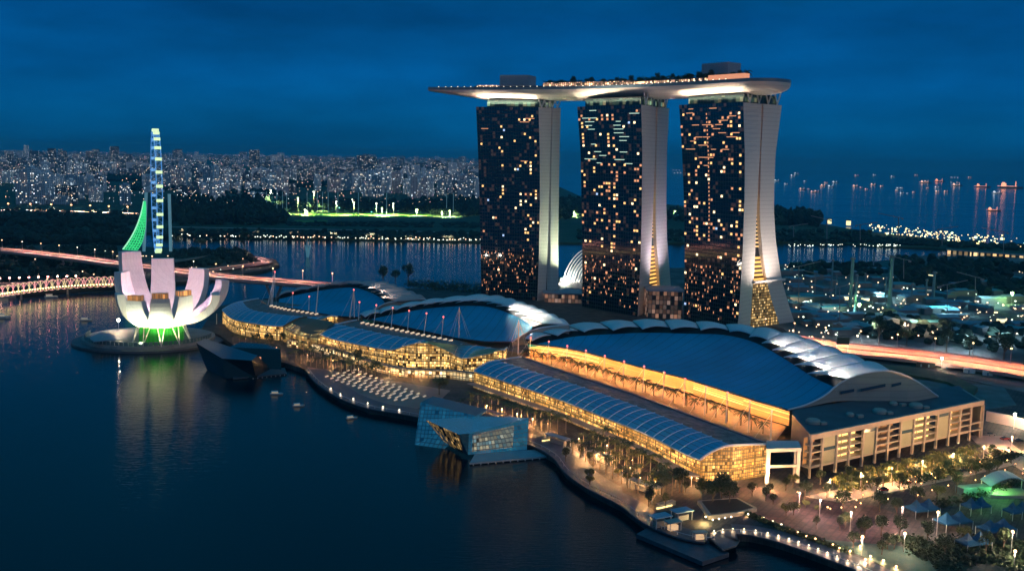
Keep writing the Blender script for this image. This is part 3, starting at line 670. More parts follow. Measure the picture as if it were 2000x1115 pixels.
# ------------------------------------------------------------------ shopping arcades with vaulted roofs
def mall_glass(name, es, seed, lit=.85, cell=(2.6, 2.6), warm=(1, .56, .14), cold=(1, .74, .3)):
    return grid_mat(name, (.16, .12, .06), cell, (.8, .78), (.25, .15, .05), lit, warm, es, seed=seed, cold=cold, uvrun=True, blotch=1.)
mg1 = mall_glass('mall glass front', 1.35, 1, .9, (1.1, 1.5), (1, .47, .09), (1, .62, .2)); mg2 = mall_glass('busy mall glass front', 1.5, 5, .85, (1.3, 1.7), (1, .48, .1), (1, .66, .25)); shopf = mall_glass('lit shop fronts', 1.8, 9, .85, (2.2, 2.3), (1, .6, .22), (1, .85, .5))
def vault_glass():
    mt = mat('vaulted roof glass', (.14, .24, .33), .3, .15); n, l, b_ = nodes(mt)
    t = n.new('ShaderNodeTexCoord'); s = n.new('ShaderNodeSeparateXYZ'); l.new(t.outputs['UV'], s.inputs[0])
    outs = []
    for k_, (sc__, wd_) in enumerate(((6., .10), (18., .06))):
        m1 = n.new('ShaderNodeMath'); m1.operation = 'MULTIPLY'; l.new(s.outputs[k_], m1.inputs[0]); m1.inputs[1].default_value = sc__
        m2 = n.new('ShaderNodeMath'); m2.operation = 'FRACT'; l.new(m1.outputs[0], m2.inputs[0]); m3 = n.new('ShaderNodeMath'); m3.operation = 'LESS_THAN'; l.new(m2.outputs[0], m3.inputs[0]); m3.inputs[1].default_value = wd_; outs.append(m3.outputs[0])
    m4 = n.new('ShaderNodeMath'); m4.operation = 'MAXIMUM'; l.new(outs[0], m4.inputs[0]); l.new(outs[1], m4.inputs[1])
    mix = n.new('ShaderNodeMix'); mix.data_type = 'RGBA'; l.new(m4.outputs[0], mix.inputs['Factor']); mix.inputs['A'].default_value = (.06, .46, .72, 1); mix.inputs['B'].default_value = (.04, .14, .24, 1)
    l.new(mix.outputs['Result'], b_.inputs['Base Color']); b_.inputs['Specular IOR Level'].default_value = .7; return mt
vg = vault_glass()
ribm = mat('pale roof rib', (.7, .78, .85), .4)
brownroof = ground_mat('brown louvred roof', (.2, .13, .12), (.42, .28, .25), .25)
def mall(label, eave, crest, back, ze, zc, zb, nribs, gmat, base_z=3., ledge=None, both_ends=True, glass_lo=None):
    n = 48
    E = along(smooth([P(u, v, z) for u, v, z in [(p + (ze,)) if len(p) == 2 else p for p in eave]], 6), n)
    Cc = along(smooth([P(u, v, z) for u, v, z in [(p + (zc,)) if len(p) == 2 else p for p in crest]], 6), n)
    K = along(smooth([P(u, v, z) for u, v, z in [(p + (zb,)) if len(p) == 2 else p for p in back]], 6), n)
    th = thing('shopping_arcade', label, 'shopping mall', (E[n // 2].x, E[n // 2].y, 3), 'vaulted shopping arcades along the waterfront')
    def sec(i, s):                       # s 0 eave .. 1 crest
        a, c = E[i], Cc[i]; p = a.lerp(c, s); p.z = a.z + (c.z - a.z) * math.sin(s * math.pi / 2) ** .85; return p
    m_ = 8; g = MB(); g.grid([[sec(i, k_ / m_) for k_ in range(m_ + 1)] for i in range(n)], .35)
    o_ = obj('vault_roof', g, vg, th); uv = o_.data.uv_layers[0]; w = m_ + 1
    for lp_ in o_.data.loops:
        vi = lp_.vertex_index % (n * w); i, j = divmod(vi, w); uv.data[lp_.index].uv = (j / m_, i / (n - 1) * nribs)
    b_ = MB()
    for r_ in range(nribs + 1):
        f = r_ / nribs * (n - 1); i = min(int(f), n - 2); t = f - i
        b_ = MB(); b_.tube([sec(i, k_ / m_).lerp(sec(i + 1, k_ / m_), t) + Vector((0, 0, .3)) for k_ in range(m_ + 1)], .22, 4); obj('roof_rib', b_, ribm, th)
    b_ = MB(); b_.tube([p + Vector((0, 0, .0)) for p in E], .35, 5); obj('eave_beam', b_, ribm, th)
    b_ = MB(); b_.grid([[Cc[i] - Vector((0, 0, .02)), Cc[i].lerp(K[i], .5) + Vector((0, 0, -.1)), K[i]] for i in range(n)]); obj('rear_roof', b_, brownroof, th)
    # glass front under the eave
    b_ = MB(); inn = []
    for i in range(n):
        d = (Cc[i] - E[i]); d.z = 0; d.normalize(); inn.append(E[i] + d * .8)
    lo_ = base_z
    b_.grid([[p - Vector((0, 0, .4)), Vector((p.x, p.y, lo_))] for p in inn]); obj('glass_front', b_, gmat, th)
    for i_ in ((0, n - 1) if both_ends else (n - 1,)):
        pr = [sec(i_, k_ / m_) - Vector((0, 0, .3)) for k_ in range(m_ + 1)] + [Cc[i_].lerp(K[i_], .5), K[i_]]
        fl_ = [Vector((p.x, p.y, 3.2)) for p in pr]; b_ = MB(); b_.grid([[a_, c_] for a_, c_ in zip(pr, fl_)]); obj('end_glass', b_, gmat, th)
        b_ = MB(); b_.tube([p + Vector((0, 0, .5)) for p in pr], .55, 6); obj('end_arch', b_, ribm, th)
    return th, E, Cc, K, sec
south, ES, CS_, KS, secS = mall('south arcade, long blue vault with a glowing yellow glass front', [(926, 725), (1011, 753), (1087, 778), (1187, 817), (1260, 847), (1338, 886), (1368, 898)],
     [(974, 704), (1061, 731), (1137, 755), (1223, 785), (1306, 817), (1388, 852), (1432, 870)], [(1018, 698), (1118, 733), (1237, 772), (1355, 816), (1500, 869)], 13, 19, 17, 27, mg1, 5.6)
mid, EM, CM_, KM, secM = mall('middle arcade, blue vault with a tall arched yellow entrance', [(611, 648, 15), (652, 662, 14), (708, 674, 14), (762, 683, 14), (790, 675, 18), (820, 669, 20.5), (848, 673, 19), (876, 686, 15), (904, 699, 14), (935, 694, 15), (962, 689, 17)],
     [(660, 633), (708, 643), (767, 655), (834, 665, 22), (893, 672, 22), (940, 676, 21), (985, 684, 20)], [(697, 626), (792, 646), (850, 656), (893, 664), (957, 683, 19), (990, 680, 19)], 14, 20, 19, 16, mg2, 3.2)
north, EN, CN_, KN, secN = mall('north arcade, curved blue vault sweeping around its left end', [(434, 606), (448, 619), (470, 627), (512, 634), (548, 637, 14), (568, 631, 16), (596, 629, 17), (632, 623, 17)],
     [(474, 589), (483, 600), (500, 607), (540, 613), (580, 617), (610, 619), (648, 617)], [(505, 584), (512, 590), (523, 595), (568, 606), (600, 611), (625, 614), (660, 620)], 14, 19, 18, 16, mg2, 3.2)
# lower shop row with ledge in front of the south arcade
b_ = MB(); lw = []
for i in range(len(ES)):
    d = (CS_[i] - ES[i]); d.z = 0; d.normalize(); lw.append(d)
g = MB(); g.grid([[ES[i] + lw[i] * .5, ES[i] - lw[i] * 5.5] for i in range(len(ES))])
g = MB(); g.grid([[Vector(((ES[i] + lw[i]).x, (ES[i] + lw[i]).y, 6.2)), Vector(((ES[i] - lw[i] * 4).x, (ES[i] - lw[i] * 4).y, 6.0))] for i in range(len(ES))], .5); obj('ledge', g, mat('pinkish stone ledge', (.4, .32, .3), .6, var=.1), south)
g = MB(); g.grid([[Vector(((ES[i] + lw[i] * -.4).x, (ES[i] - lw[i] * .4).y, 5.5)), Vector(((ES[i] - lw[i] * .4).x, (ES[i] - lw[i] * .4).y, 3.1))] for i in range(len(ES))]); obj('shop_front', g, shopf, south)
# two-storey glass foyer between the north and middle arcades, and the podium before the middle one
def strip(name, px, z0, z1, mt, parent=None, back=6., **kw):
    pts = along(smooth([P(u, v, z1) for u, v in px], 5), 24); b_ = MB()
    top = [[p, p + Vector((back * .5, back, 0))] for p in pts]
    b_.grid([[Vector((p.x, p.y, z0)), p] for p in pts]); o_ = obj(name, b_, mt, parent, **kw); 
    b_ = MB(); b_.grid(top); o2 = obj(name + '_roof', b_, brownroof, parent); return pts
foy = thing('glass_foyer', 'arched golden glass foyer between the north and middle arcades', 'foyer', P(585, 650, 3))
rows = []
f0 = [P(552, 640, 13), P(575, 652, 13), P(600, 660, 12), P(622, 662, 12)]; f1_ = [P(600, 628, 17), P(625, 632, 18), P(640, 634, 18), P(655, 640, 18)]
g = MB(); rows = []
for i in range(4):
    a_, c_ = f0[i], f1_[i]; rows.append([Vector((a_.x, a_.y, 3.1))] + [a_.lerp(c_, s) + Vector((0, 0, 3.5 * math.sin(math.pi * s * .7))) for s in (0, .15, .3, .5, .7, .85, 1)])
g.grid(rows); obj('curved_glass', g, mall_glass('foyer glass', .6, 3, .8, (1.6, 1.6), (1, .5, .12), (.9, .8, .3)), foy)
g = MB(); g.tube([p + Vector((0, 0, .5)) for p in rows[0][1:]], .6, 5); obj('arch_beam', g, mat('bronze beam', (.2, .12, .06), .4), foy)
strip('lit_podium', [(560, 664), (610, 672), (680, 692), (740, 712), (800, 722), (868, 724), (925, 730)], 3.05, 8, shopf, mid, 5)
# terraces behind the vaults (blocks that carry the theatre roofs)
tm = mat('terrace floor', (.3, .2, .13), .6, var=.2, vs=.4)
R3n = [(1030, 671), (1090, 678), (1148, 689), (1237, 714), (1337, 739), (1414, 763), (1480, 784), (1538, 801)]
R2n = [(708, 622), (760, 632), (820, 645), (893, 661), (950, 668), (1000, 668), (1035, 657)]
R1n = [(540, 598), (580, 604), (620, 612), (660, 618), (700, 620), (708, 614)]
ter = thing('terrace_podium', 'orange lit palm terrace between the south arcade and the large dark roof', 'terrace', P(1250, 780, 3))
r3 = [P(u, v, 22) for u, v in R3n]; r3 = along(r3, 48); KSx = [p.copy() for p in KS]
g = MB(); g.grid([[Vector((a_.x, a_.y, 14)), Vector((c_.x, c_.y, 14))] for a_, c_ in zip(KSx, r3)]); obj('terrace_floor', g, tm, ter)
g = MB(); g.grid([[Vector((a_.x, a_.y, 3)), Vector((a_.x, a_.y, 17.6)), Vector((a_.x + 1.2, a_.y + .9, 17.6)), Vector((a_.x + 2.6, a_.y + 1.8, 14.02))] for a_ in KSx]); obj('blue_parapet', g, mat('slate parapet', (.12, .15, .2), .4), ter)
g = MB(); g.grid([[Vector((c_.x, c_.y, 14)) + Vector((1.5, 1.5, 0)), Vector((c_.x, c_.y, 21.2)) + Vector((1.5, 1.5, 0))] for c_ in r3])
obj('arcade_wall', g, grid_mat('lit louvred wall', (.45, .3, .16), (40., 1.15), (.999, .6), (.5, .3, .14), 1., (1, .48, .15), .85, cold=(1, .62, .28), rough=.6), ter)  # orange wash of light put into the louvres as emission
for k_ in range(24):
    p = lp(r3, (k_ + .5) / 24); lamp('POINT', 'eave_lamp', p + Vector((-4, -3, -2.4)), 6000, (1, .40, .1), .5, parent=ter)

# ------------------------------------------------------------------ the three great theatre roofs
membrane = mat('dark blue roof membrane', (.01, .36, .58), .6, spec=.15, var=.16, vs=.03)
def seams(mt, run_scale):
    n, l, b_ = nodes(mt); src = b_.inputs['Base Color'].links[0].from_socket; t = n.new('ShaderNodeTexCoord'); s_ = n.new('ShaderNodeSeparateXYZ'); l.new(t.outputs['UV'], s_.inputs[0])
    a = n.new('ShaderNodeMath'); a.operation = 'MULTIPLY'; a.inputs[1].default_value = run_scale; l.new(s_.outputs[0], a.inputs[0]); f = n.new('ShaderNodeMath'); f.operation = 'FRACT'; l.new(a.outputs[0], f.inputs[0])
    c = n.new('ShaderNodeMath'); c.operation = 'LESS_THAN'; c.inputs[1].default_value = .10; l.new(f.outputs[0], c.inputs[0]); d = n.new('ShaderNodeMath'); d.operation = 'MULTIPLY_ADD'; l.new(c.outputs[0], d.inputs[0]); d.inputs[1].default_value = -.3; d.inputs[2].default_value = 1
    m_ = n.new('ShaderNodeVectorMath'); m_.operation = 'SCALE'; l.new(src, m_.inputs[0]); l.new(d.outputs[0], m_.inputs['Scale']); l.new(m_.outputs[0], b_.inputs['Base Color'])
seams(membrane, .12)
finw = mat('white roof fin', (.78, .78, .78), .45, var=.04); finb = mat('pinkish roof fin', (.5, .38, .36), .5, var=.05)
gablem = clad_mat('gable cladding', (.45, .4, .34))
def theatre(label, near, zn, inner, outer, nf, fmat, gable, lamps, first=0., sag=2.5):
    Nn = along([P(u, v, zn) for u, v in near], 40); I = along(smooth([P(*p) for p in inner], 6), 40); O = along(smooth([P(*p) for p in outer], 6), 40)
    c_ = lp(Nn, .5); th = thing('theatre_roof', label, 'building', (c_.x, c_.y, 3), 'great curved roofs behind the arcades')
    m_ = 10; g = MB(); rows = []
    for i in range(40):
        b0 = I[i] - Vector((0, 0, 2.6)); rows.append([Nn[i].lerp(b0, k_ / m_) - Vector((0, 0, sag * math.sin(math.pi * k_ / m_))) for k_ in range(m_ + 1)])
    g.grid(rows); obj('membrane', g, membrane, th, smooth=True)
    g = MB(); g.tube([p + Vector((0, 0, .1)) for p in Nn], .5, 5); obj('eave_beam', g, mat('dark eave', (.03, .035, .05), .4), th)
    g = MB(); g.grid([[I[i] - Vector((0, 0, 2.7)), I[i].lerp(O[i], .25) - Vector((0, 0, .8)), O[i] - Vector((0, 0, .8))] for i in range(40)]); obj('fin_shade_band', g, dark, th)  # dark band standing in for the shade under the fins
    g = MB(); g.grid([[O[i] - Vector((0, 0, .8)), Vector((O[i].x + 6, O[i].y + 6, 3))] for i in range(40)]); obj('rear_wall', g, gablem, th)
    for k_ in range(nf):
        t0, t1 = k_ / nf, (k_ + 1) / nf; g = MB(); rows = []
        for a_ in range(7):
            s_ = a_ / 6; t = lerp(t0, t1, s_)
            i_ = lp(I, t).lerp(lp(O, t), -.14 + .42 * s_); o_ = lp(O, t)
            rows.append([i_.lerp(o_, q_ / 5) + Vector((0, 0, 2.2 * math.sin(math.pi * min(1, s_ * .9 + .1)) * math.sin(math.pi * (.25 + .5 * q_ / 5)) + .3 * (1 - s_))) for q_ in range(6)])
        g.grid(rows, .5); obj('roof_fin', g, fmat if not callable(fmat) else fmat(k_), th, smooth=True)
    if gable:
        pts = [P(*p) for p in gable[0]]; bot = [P(*p) for p in gable[1]]; bot = along(bot, 24); pts = along(smooth(pts, 6), 24)
        bot = [Vector((p.x, p.y, q.z)) for p, q in zip(pts, bot)]
        g = MB(); g.grid([pts, bot]); obj('gable_wall', g, gablem, th)
        g = MB(); g.tube(pts, .45, 5); obj('gable_coping', g, finw, th)
    for (t, pw) in lamps:
        p = lp(I, t).lerp(lp(O, t), -.04) + Vector((-1.5, -3.5, 4)); lamp('SPOT', 'fin_floodlight', p, pw * 1.3, (1, .9, .72), .6, target=lp(I, t).lerp(lp(O, t), .8), parent=th, spot=R(112), blend=.6)
    return th, Nn, I, O
t3 = theatre('nearest great roof, large dark blue lens edged by white scalloped fins', R3n, 22,
    [(1038, 666, 23), (1118, 650, 26), (1192, 645, 28.5), (1266, 642, 31), (1355, 644, 33), (1414, 646, 33), (1473, 660, 33), (1533, 692, 32), (1589, 727, 31), (1640, 750, 29)],
    [(1026, 662, 23), (1065, 645, 25), (1148, 633, 29), (1237, 628, 32), (1325, 628, 34.5), (1414, 635, 36), (1490, 643, 37), (1563, 660, 37), (1613, 678, 37), (1676, 701, 37), (1739, 724, 37)],
    14, finw, ([(1538, 800, 22), (1575, 790, 23), (1613, 771, 26), (1640, 748, 31), (1676, 732, 35), (1714, 725, 37), (1745, 725, 37), (1785, 741, 33), (1832, 774, 22)], [(1545, 812, 21.8), (1621, 801, 21.8), (1700, 790, 21.8), (1833, 775, 21.8)]),
    [(t, 17000) for t in (.70, .77, .84, .91, .97)])
# slots in the gable
gw = MB()
t2 = theatre('middle great roof, dark blue with bright white fins ending beside the lobby', R2n, 20,
    [(712, 620, 21), (745, 612, 23), (785, 604, 25), (820, 598, 26), (855, 594, 28), (900, 591, 30), (940, 591, 30), (975, 598, 30), (1010, 612, 28), (1040, 630, 26)],
    [(703, 614, 21), (743, 605, 23), (784, 597, 25), (820, 590, 27), (852, 586, 29), (900, 581, 31), (945, 578, 33), (985, 583, 33), (1040, 600, 33), (1080, 617, 32), (1112, 634, 31)],
    13, finw, ([(1000, 668, 20), (1020, 655, 23), (1044, 643, 27), (1075, 637, 29), (1112, 634, 31)], [(1000, 668, 14), (1112, 655, 14)]),
    [(t, 17000) for t in (.74, .82, .90, .97)])
t1 = theatre('farthest great roof, small and dark with dusky pink ridged fins', R1n, 18,
    [(545, 578, 20), (590, 568, 22), (650, 558, 24), (690, 556, 25), (720, 564, 25), (745, 577, 24), (754, 590, 22)],
    [(548, 572, 20), (600, 562, 22), (660, 554, 25), (740, 552, 28), (775, 560, 28), (800, 570, 26), (832, 584, 24)],
    11, finb, ([(700, 621, 18), (730, 605, 20), (754, 592, 22), (790, 586, 23), (832, 584, 24)], [(700, 625, 12), (832, 600, 12)]),
    [(t, 5000) for t in (.65, .8, .92)])
# filler podium under the middle roofs
for nm, px in (('podium_block', [(640, 616), (700, 626), (792, 646), (893, 664), (985, 684), (1020, 690), (1040, 668), (980, 655), (800, 640), (705, 615)]), ('podium_block', [(505, 584), (523, 595), (568, 606), (640, 618), (700, 624), (700, 610), (545, 590)])):
    g = MB(); g.prism([P(u, v, 16.5) for u, v in px], 3, 16.5); obj(nm, g, mat('dim podium roof', (.2, .17, .15), .6, var=.2), mid if u > 560 and px[0][0] == 640 else north)

# ------------------------------------------------------------------ end block (open galleries)
conc = mat('beige concrete', (.42, .37, .32), .65, var=.06, vs=.3)
bl = thing('end_building', 'beige building of open lit galleries and green panels at the south end', 'building', P(1750, 900, 3))
Q0, Q1, Q2, Q3 = P(1583, 851, 22), P(1921, 783, 22), P(1833, 768, 22), P(1547, 812, 22)
g = MB(); g.prism([Q0, Q1, Q2 + Vector((20, 22, 0)), Q3 + Vector((4, 14, 0)), Q3], 21.0, 21.75); obj('roof', g, mat('grey blue roof felt', (.07, .09, .11), .6, var=.25, vs=.1), bl)
def onf(t, z, out=0.):                  # a point on the long front
    p = Q0.lerp(Q1, t); nrm = Vector(((Q1 - Q0).y, -(Q1 - Q0).x, 0)).normalized(); nrm = nrm if nrm.y < 0 else -nrm
    p = p + nrm * out; p.z = z; return p
fa = math.atan2((Q1 - Q0).y, (Q1 - Q0).x); FL_ = (Q1 - Q0).length
cx = [405, 490, 578, 655, 740, 820, 895, 970, 1050, 1120, 1195, 1270, 1335, 1400, 1478]
tt = [PW(1450 + x / 3.14, 851 - (x - 420) * .0635, Q0, Q1) for x in cx]
tt = [max(0, min(1, (p - Q0).dot(Q1 - Q0) / FL_ ** 2)) for p in tt]; tt[0] = 0; tt[-1] = 1
kinds = 'dPooPddPooPodO'
def cbox(mb, t0, t1, z0, z1, o0, o1): mb.hexa([onf(t0, z0, o0), onf(t1, z0, o0), onf(t1, z0, o1), onf(t0, z0, o1)], [onf(t0, z1, o0), onf(t1, z1, o0), onf(t1, z1, o1), onf(t0, z1, o1)])
g = MB(); cbox(g, 0, 1, 20.2, 22.6, -.9, .6); obj('cornice', g, conc, bl)
dw = .55 / FL_
for t in tt:
    g = MB(); cbox(g, max(0, t - dw), min(1, t + dw), 3, 20.2, -.2, .9); obj('column', g, conc, bl)
gpanel = mat('pale green panel', (.34, .36, .26), .5, var=.05); bluew = mat('blue strip window', (.04, .09, .14), .15)
glow = mat('gallery glow', (.35, .22, .08), .6, emit=(1, .6, .2), es=2.4); glow2 = mat('dim gallery wall', (.3, .17, .08), .6, emit=(1, .45, .15), es=.3)  # light inside the galleries put into their back walls as emission
slabs = [8, 11., 14.1, 17.2]
for k_, kd in enumerate(kinds):
    a_, c_ = tt[k_] + dw, tt[k_ + 1] - dw
    if kd == 'P':
        g = MB(); cbox(g, a_, c_, 8, 20.2, -1, .15); pn = obj('wall_panel', g, gpanel, bl)
        g = MB(); zc = 14 if k_ % 2 else 18.4; cbox(g, a_, c_, zc, zc + 1.5, .15, .25); w_ = obj('strip_window', g, bluew, bl); w_.parent = pn; w_.location = (0, 0, 0)
    elif kd in 'od':
        g = MB(); 
        for z in slabs: cbox(g, a_, c_, z, z + .9, -1, .5)
        g = MB()
        cbox(g, a_, c_, 8, 20.2, -4, -3.6); obj('gallery_back_wall', g, glow if kd == 'o' else glow2, bl)
        for z in slabs:
            g = MB(); cbox(g, a_, c_, z - .2, z + .45, -3.5, .45); obj('gallery_floor', g, conc, bl)
    else:
        g = MB(); cbox(g, a_, c_, 11.0, 11.8, -1, .5); obj('beam', g, conc, bl)
g = MB(); cbox(g, 0, 1, 3.1, 7.9, -9, -8.5); obj('lower_wall', g, mall_glass('dim ground floor glass', 1.0, 14, .5, (3.5, 2.4), (1, .5, .2), (1, .6, .3)), bl)
g = MB(); cbox(g, 0, 1, 7.2, 7.95, -8.4, .3); obj('soffit_slab', g, conc, bl)
g = MB(); g.hexa([Q3 + Vector((0, 0, -19)), Q0 + Vector((0, 0, -19)), Q0 + Vector((.5, 1.2, -19)), Q3 + Vector((.8, .8, -19))], [Q3 + Vector((0, 0, .6)), Q0 + Vector((0, 0, .6)), Q0 + Vector((.5, 1.2, .6)), Q3 + Vector((.8, .8, .6))]); obj('side_wall', g, mat('slate side wall', (.13, .16, .19), .5, var=.1), bl)
g = MB(); q = Q1 + Vector((1.2, 26, 0)); g.hexa([Vector((Q1.x, Q1.y, 3)), Vector((q.x, q.y, 3)), Vector((q.x - 1, q.y, 3)), Vector((Q1.x - 1, Q1.y, 3))], [Q1.copy(), q, q - Vector((1, 0, 0)), Q1 - Vector((1, 0, 0))]); obj('side_wall', g, conc, bl)
for k_, (u, v) in enumerate([(1588, 826), (1718, 806), (1789, 795), (1660, 812), (1745, 790)]):
    p = P(u, v, 21.8); r_ = thing('roof_vent', 'round pale roof vent, ' + nth(k_) + ' from the left on the end building roof' if k_ < 3 else ('dim roof housing near the gable foot' if k_ == 3 else 'upper roof housing below the gable slots'), 'roof vent', p, 'vents on the end building roof')
    g = MB(); g.lathe(p, [(3.4, 0), (3.4, 1.2), (2.6, 2.0), (0, 2.1)] if k_ < 3 else [(2, 0), (2, 1), (1.4, 1.6), (0, 1.7)], 14); obj('drum', g, conc, r_)
    g = MB(); g.box(p + Vector((4, -2, .6)), (3, 2, 1.2), .3); obj('duct', g, conc, r_)
# slots in the near gable
gp = PW
for (u0, v0, u1, v1) in ((1642, 769, 1668, 764), (1681, 764, 1729, 754), (1741, 755, 1770, 748)):
    a_, c_ = P(1575, 790, 23), P(1785, 741, 33)
    p, q = PW(u0, v0, P(1640, 748, 31), P(1745, 725, 37)), PW(u1, v1, P(1640, 748, 31), P(1745, 725, 37))
    n_ = Vector((-.25, -1, 0)) * .9
    g = MB(); g.hexa([p + n_, q + n_, q + n_ * .2, p + n_ * .2], [p + n_ + Vector((0, 0, 1.4)), q + n_ + Vector((0, 0, 1.4)), q + n_ * .2 + Vector((0, 0, 1.4)), p + n_ * .2 + Vector((0, 0, 1.4))]); obj('slot_window', g, bluew, t3[0])
# white frame portico
por = thing('corner_portico', 'white framed two-storey portico between the south arcade end and the end building', 'portico', P(1530, 930, 3))
pp = [P(1500, 882, 17), P(1560, 880, 17), P(1555, 868, 17), P(1502, 868, 17)]
for p in pp:
    g = MB(); g.box((p.x, p.y, 10), (1.5, 1.5, 14)); obj('post', g, mat('white concrete', (.6, .58, .56), .6), por)
g = MB(); g.prism([pp[0] + Vector((-1, -1, 0)), pp[1] + Vector((1, -1, 0)), pp[2] + Vector((1, 1, 0)), pp[3] + Vector((-1, 1, 0))], 17, 18.6); obj('roof_slab', g, mat('white concrete', (.6, .58, .56)), por)
g = MB(); g.box(((pp[0].x + pp[1].x) / 2, (pp[0].y + pp[1].y) / 2, 10.5), ((pp[1] - pp[0]).length - 1.6, 1.1, 1.0), math.atan2((pp[1] - pp[0]).y, (pp[1] - pp[0]).x)); obj('beam', g, mat('white concrete', (.6, .58, .56)), por)
# ------------------------------------------------------------------ plants
leafm = mat('dark foliage', (.035, .06, .025), .6, var=.5, vs=.6); leafl = mat('painted lamplit foliage', (.13, .14, .04), .6, var=.4, vs=.8)  # leafl is paler: lamp light on the crowns put into its colour
barkm = mat('bark', (.16, .12, .09), .8); palmtrunk = mat('palm bark', (.3, .25, .19), .8)
def tree_protos():
    out = []
    for s_ in range(4):
        r = random.Random(100 + s_); H_ = (9., 10., 8., 12.)[s_]; Rr = (3.4, 3.0, 3.6, 3.2)[s_]
        root = bpy.data.objects.new('broadleaf_tree', None); 
        t = MB(); t.tube([(0, 0, 0), (.1, .05, H_ * .3), (.0, .1, H_ * .6)], .32, 6, r2=.14)
        for k_ in range(5):
            a = r.uniform(0, 6.28); t.tube([(0, 0, H_ * .3), (math.cos(a) * Rr * .6, math.sin(a) * Rr * .6, H_ * r.uniform(.55, .8))], .14, 4, r2=.05)
        c = MB(); cl = []
        for k_ in range(16):
            a = r.uniform(0, 6.28); e_ = r.uniform(-.5, 1); q = r.uniform(.35, .85)
            cl.append((Vector((math.cos(a) * Rr * q * math.cos(e_), math.sin(a) * Rr * q * math.cos(e_), H_ * .66 + e_ * H_ * .24)), r.uniform(1., 1.7)))
        for cc, cr_ in cl:
            for k_ in range(46):
                d = Vector((r.gauss(0, 1), r.gauss(0, 1), r.gauss(0, 1))).normalized() * cr_ * r.uniform(.6, 1.05); p = cc + d
                u_ = Vector((r.gauss(0, 1), r.gauss(0, 1), r.gauss(0, .6))).normalized(); w_ = u_.cross(d).normalized() if u_.cross(d).length > .01 else Vector((0, 0, 1)); z_ = .34
                c.quad(p - u_ * z_, p + w_ * z_ * .7, p + u_ * z_, p - w_ * z_ * .7)
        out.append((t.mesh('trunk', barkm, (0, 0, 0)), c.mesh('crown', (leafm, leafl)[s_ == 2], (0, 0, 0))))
    return out
TP = tree_protos()
def palm_proto(H_, seed, mt):
    r = random.Random(seed); t = MB(); t.tube([(0, 0, 0), (.08, 0, H_ * .5), (.0, .1, H_)], .24, 6, r2=.15)
    c = MB()
    for k_ in range(15):
        a = 6.28 * k_ / 15 + r.uniform(-.15, .15); e_ = r.uniform(-.2, 1.0); Lf = r.uniform(2.5, 3.2); pts = []
        for q in range(7):
            s_ = q / 6; pts.append(Vector((math.cos(a) * Lf * s_ * math.cos(e_ * (1 - s_)), math.sin(a) * Lf * s_ * math.cos(e_ * (1 - s_)), H_ + Lf * (math.sin(e_) * s_ - .62 * s_ * s_))))
        sd = Vector((-math.sin(a), math.cos(a), 0))
        for q in range(6):
            p0, p1 = pts[q], pts[q + 1]; w_ = .75 * math.sin(math.pi * (q + .7) / 6.8)
            for sg in (-1, 1):
                m_ = (p0 + p1) / 2 + sd * sg * w_ + Vector((0, 0, -.35)) + (p1 - p0) * .4
                c.quad(p0, p1.lerp(p0, .35), m_)
                m2 = m_ + (p1 - p0) * .5; c.quad(p0.lerp(p1, .5), p1.lerp(p0, .0), m2)
    return t.mesh('trunk', palmtrunk, (0, 0, 0)), c.mesh('fronds', mt, (0, 0, 0))
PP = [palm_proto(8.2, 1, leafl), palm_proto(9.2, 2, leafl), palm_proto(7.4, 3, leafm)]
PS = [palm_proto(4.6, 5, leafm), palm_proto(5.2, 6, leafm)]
def plant_(name, protos, loc, label, group, cat, s_=1., parts=('trunk', 'crown')):
    o = bpy.data.objects.new(name, None); col.objects.link(o); o.location = loc; tag(o, label, cat, group)
    o.rotation_euler = (0, 0, rnd.uniform(0, 6.28)); o.scale = (s_, s_, s_ * rnd.uniform(.92, 1.08))
    for nm, me in zip(parts, protos):
        c = bpy.data.objects.new(nm, me); col.objects.link(c); c.parent = o
    return o
def tree(u, v, label, group=None, s_=1., k_=None, z=3.0): return plant_('broadleaf_tree', TP[rnd.randrange(4) if k_ is None else k_], P(u, v, z), label, group, 'tree', s_)
def palms(lines, label, group, protos=PP, s_=1., jit=.8):
    for ri, (a, b_, n_, rowname) in enumerate(lines):
        for i in range(n_):
            p = a.lerp(b_, i / (n_ - 1)) + Vector((rnd.uniform(-jit, jit), rnd.uniform(-jit, jit), 0))
            plant_('palm_tree', protos[rnd.randrange(len(protos))], p, label.format(nth(i), rowname), group, 'palm tree', s_ * rnd.uniform(.88, 1.1), ('trunk', 'fronds'))
rows_ = ['front row', 'second row', 'third row', 'rear row']
def prow(px0, px1, step, nr, n_):
    out = []
    for r_ in range(nr):
        out.append((P(px0[0] + step[0] * r_, px0[1] + step[1] * r_), P(px1[0] + step[0] * r_, px1[1] + step[1] * r_), n_, rows_[min(r_, 3)])); 
    return out
palms(prow((905, 800), (1088, 850), (16, -5), 2, 14), '{} palm from the left, {} of the grove behind the crystal pavilion', 'palms behind the crystal pavilion')
palms(prow((1118, 886), (1276, 982), (20, -7), 4, 12), '{} palm from the left, {} of the grove below the south arcade', 'palms below the south arcade')
palms(prow((566, 706), (700, 736), (14, -6), 3, 13), '{} palm from the left, {} before the middle arcade', 'palms before the middle arcade', s_=.9)
palms([(lp([P(455, 668), P(545, 694)], 0), P(545, 694), 8, 'a single row')], '{} palm from the left, {} behind the dark pavilion', 'palms behind the dark pavilion', s_=.7)
tr3 = [a_.lerp(c_, .5) for a_, c_ in zip(along(KS, 26), along(r3, 26))]
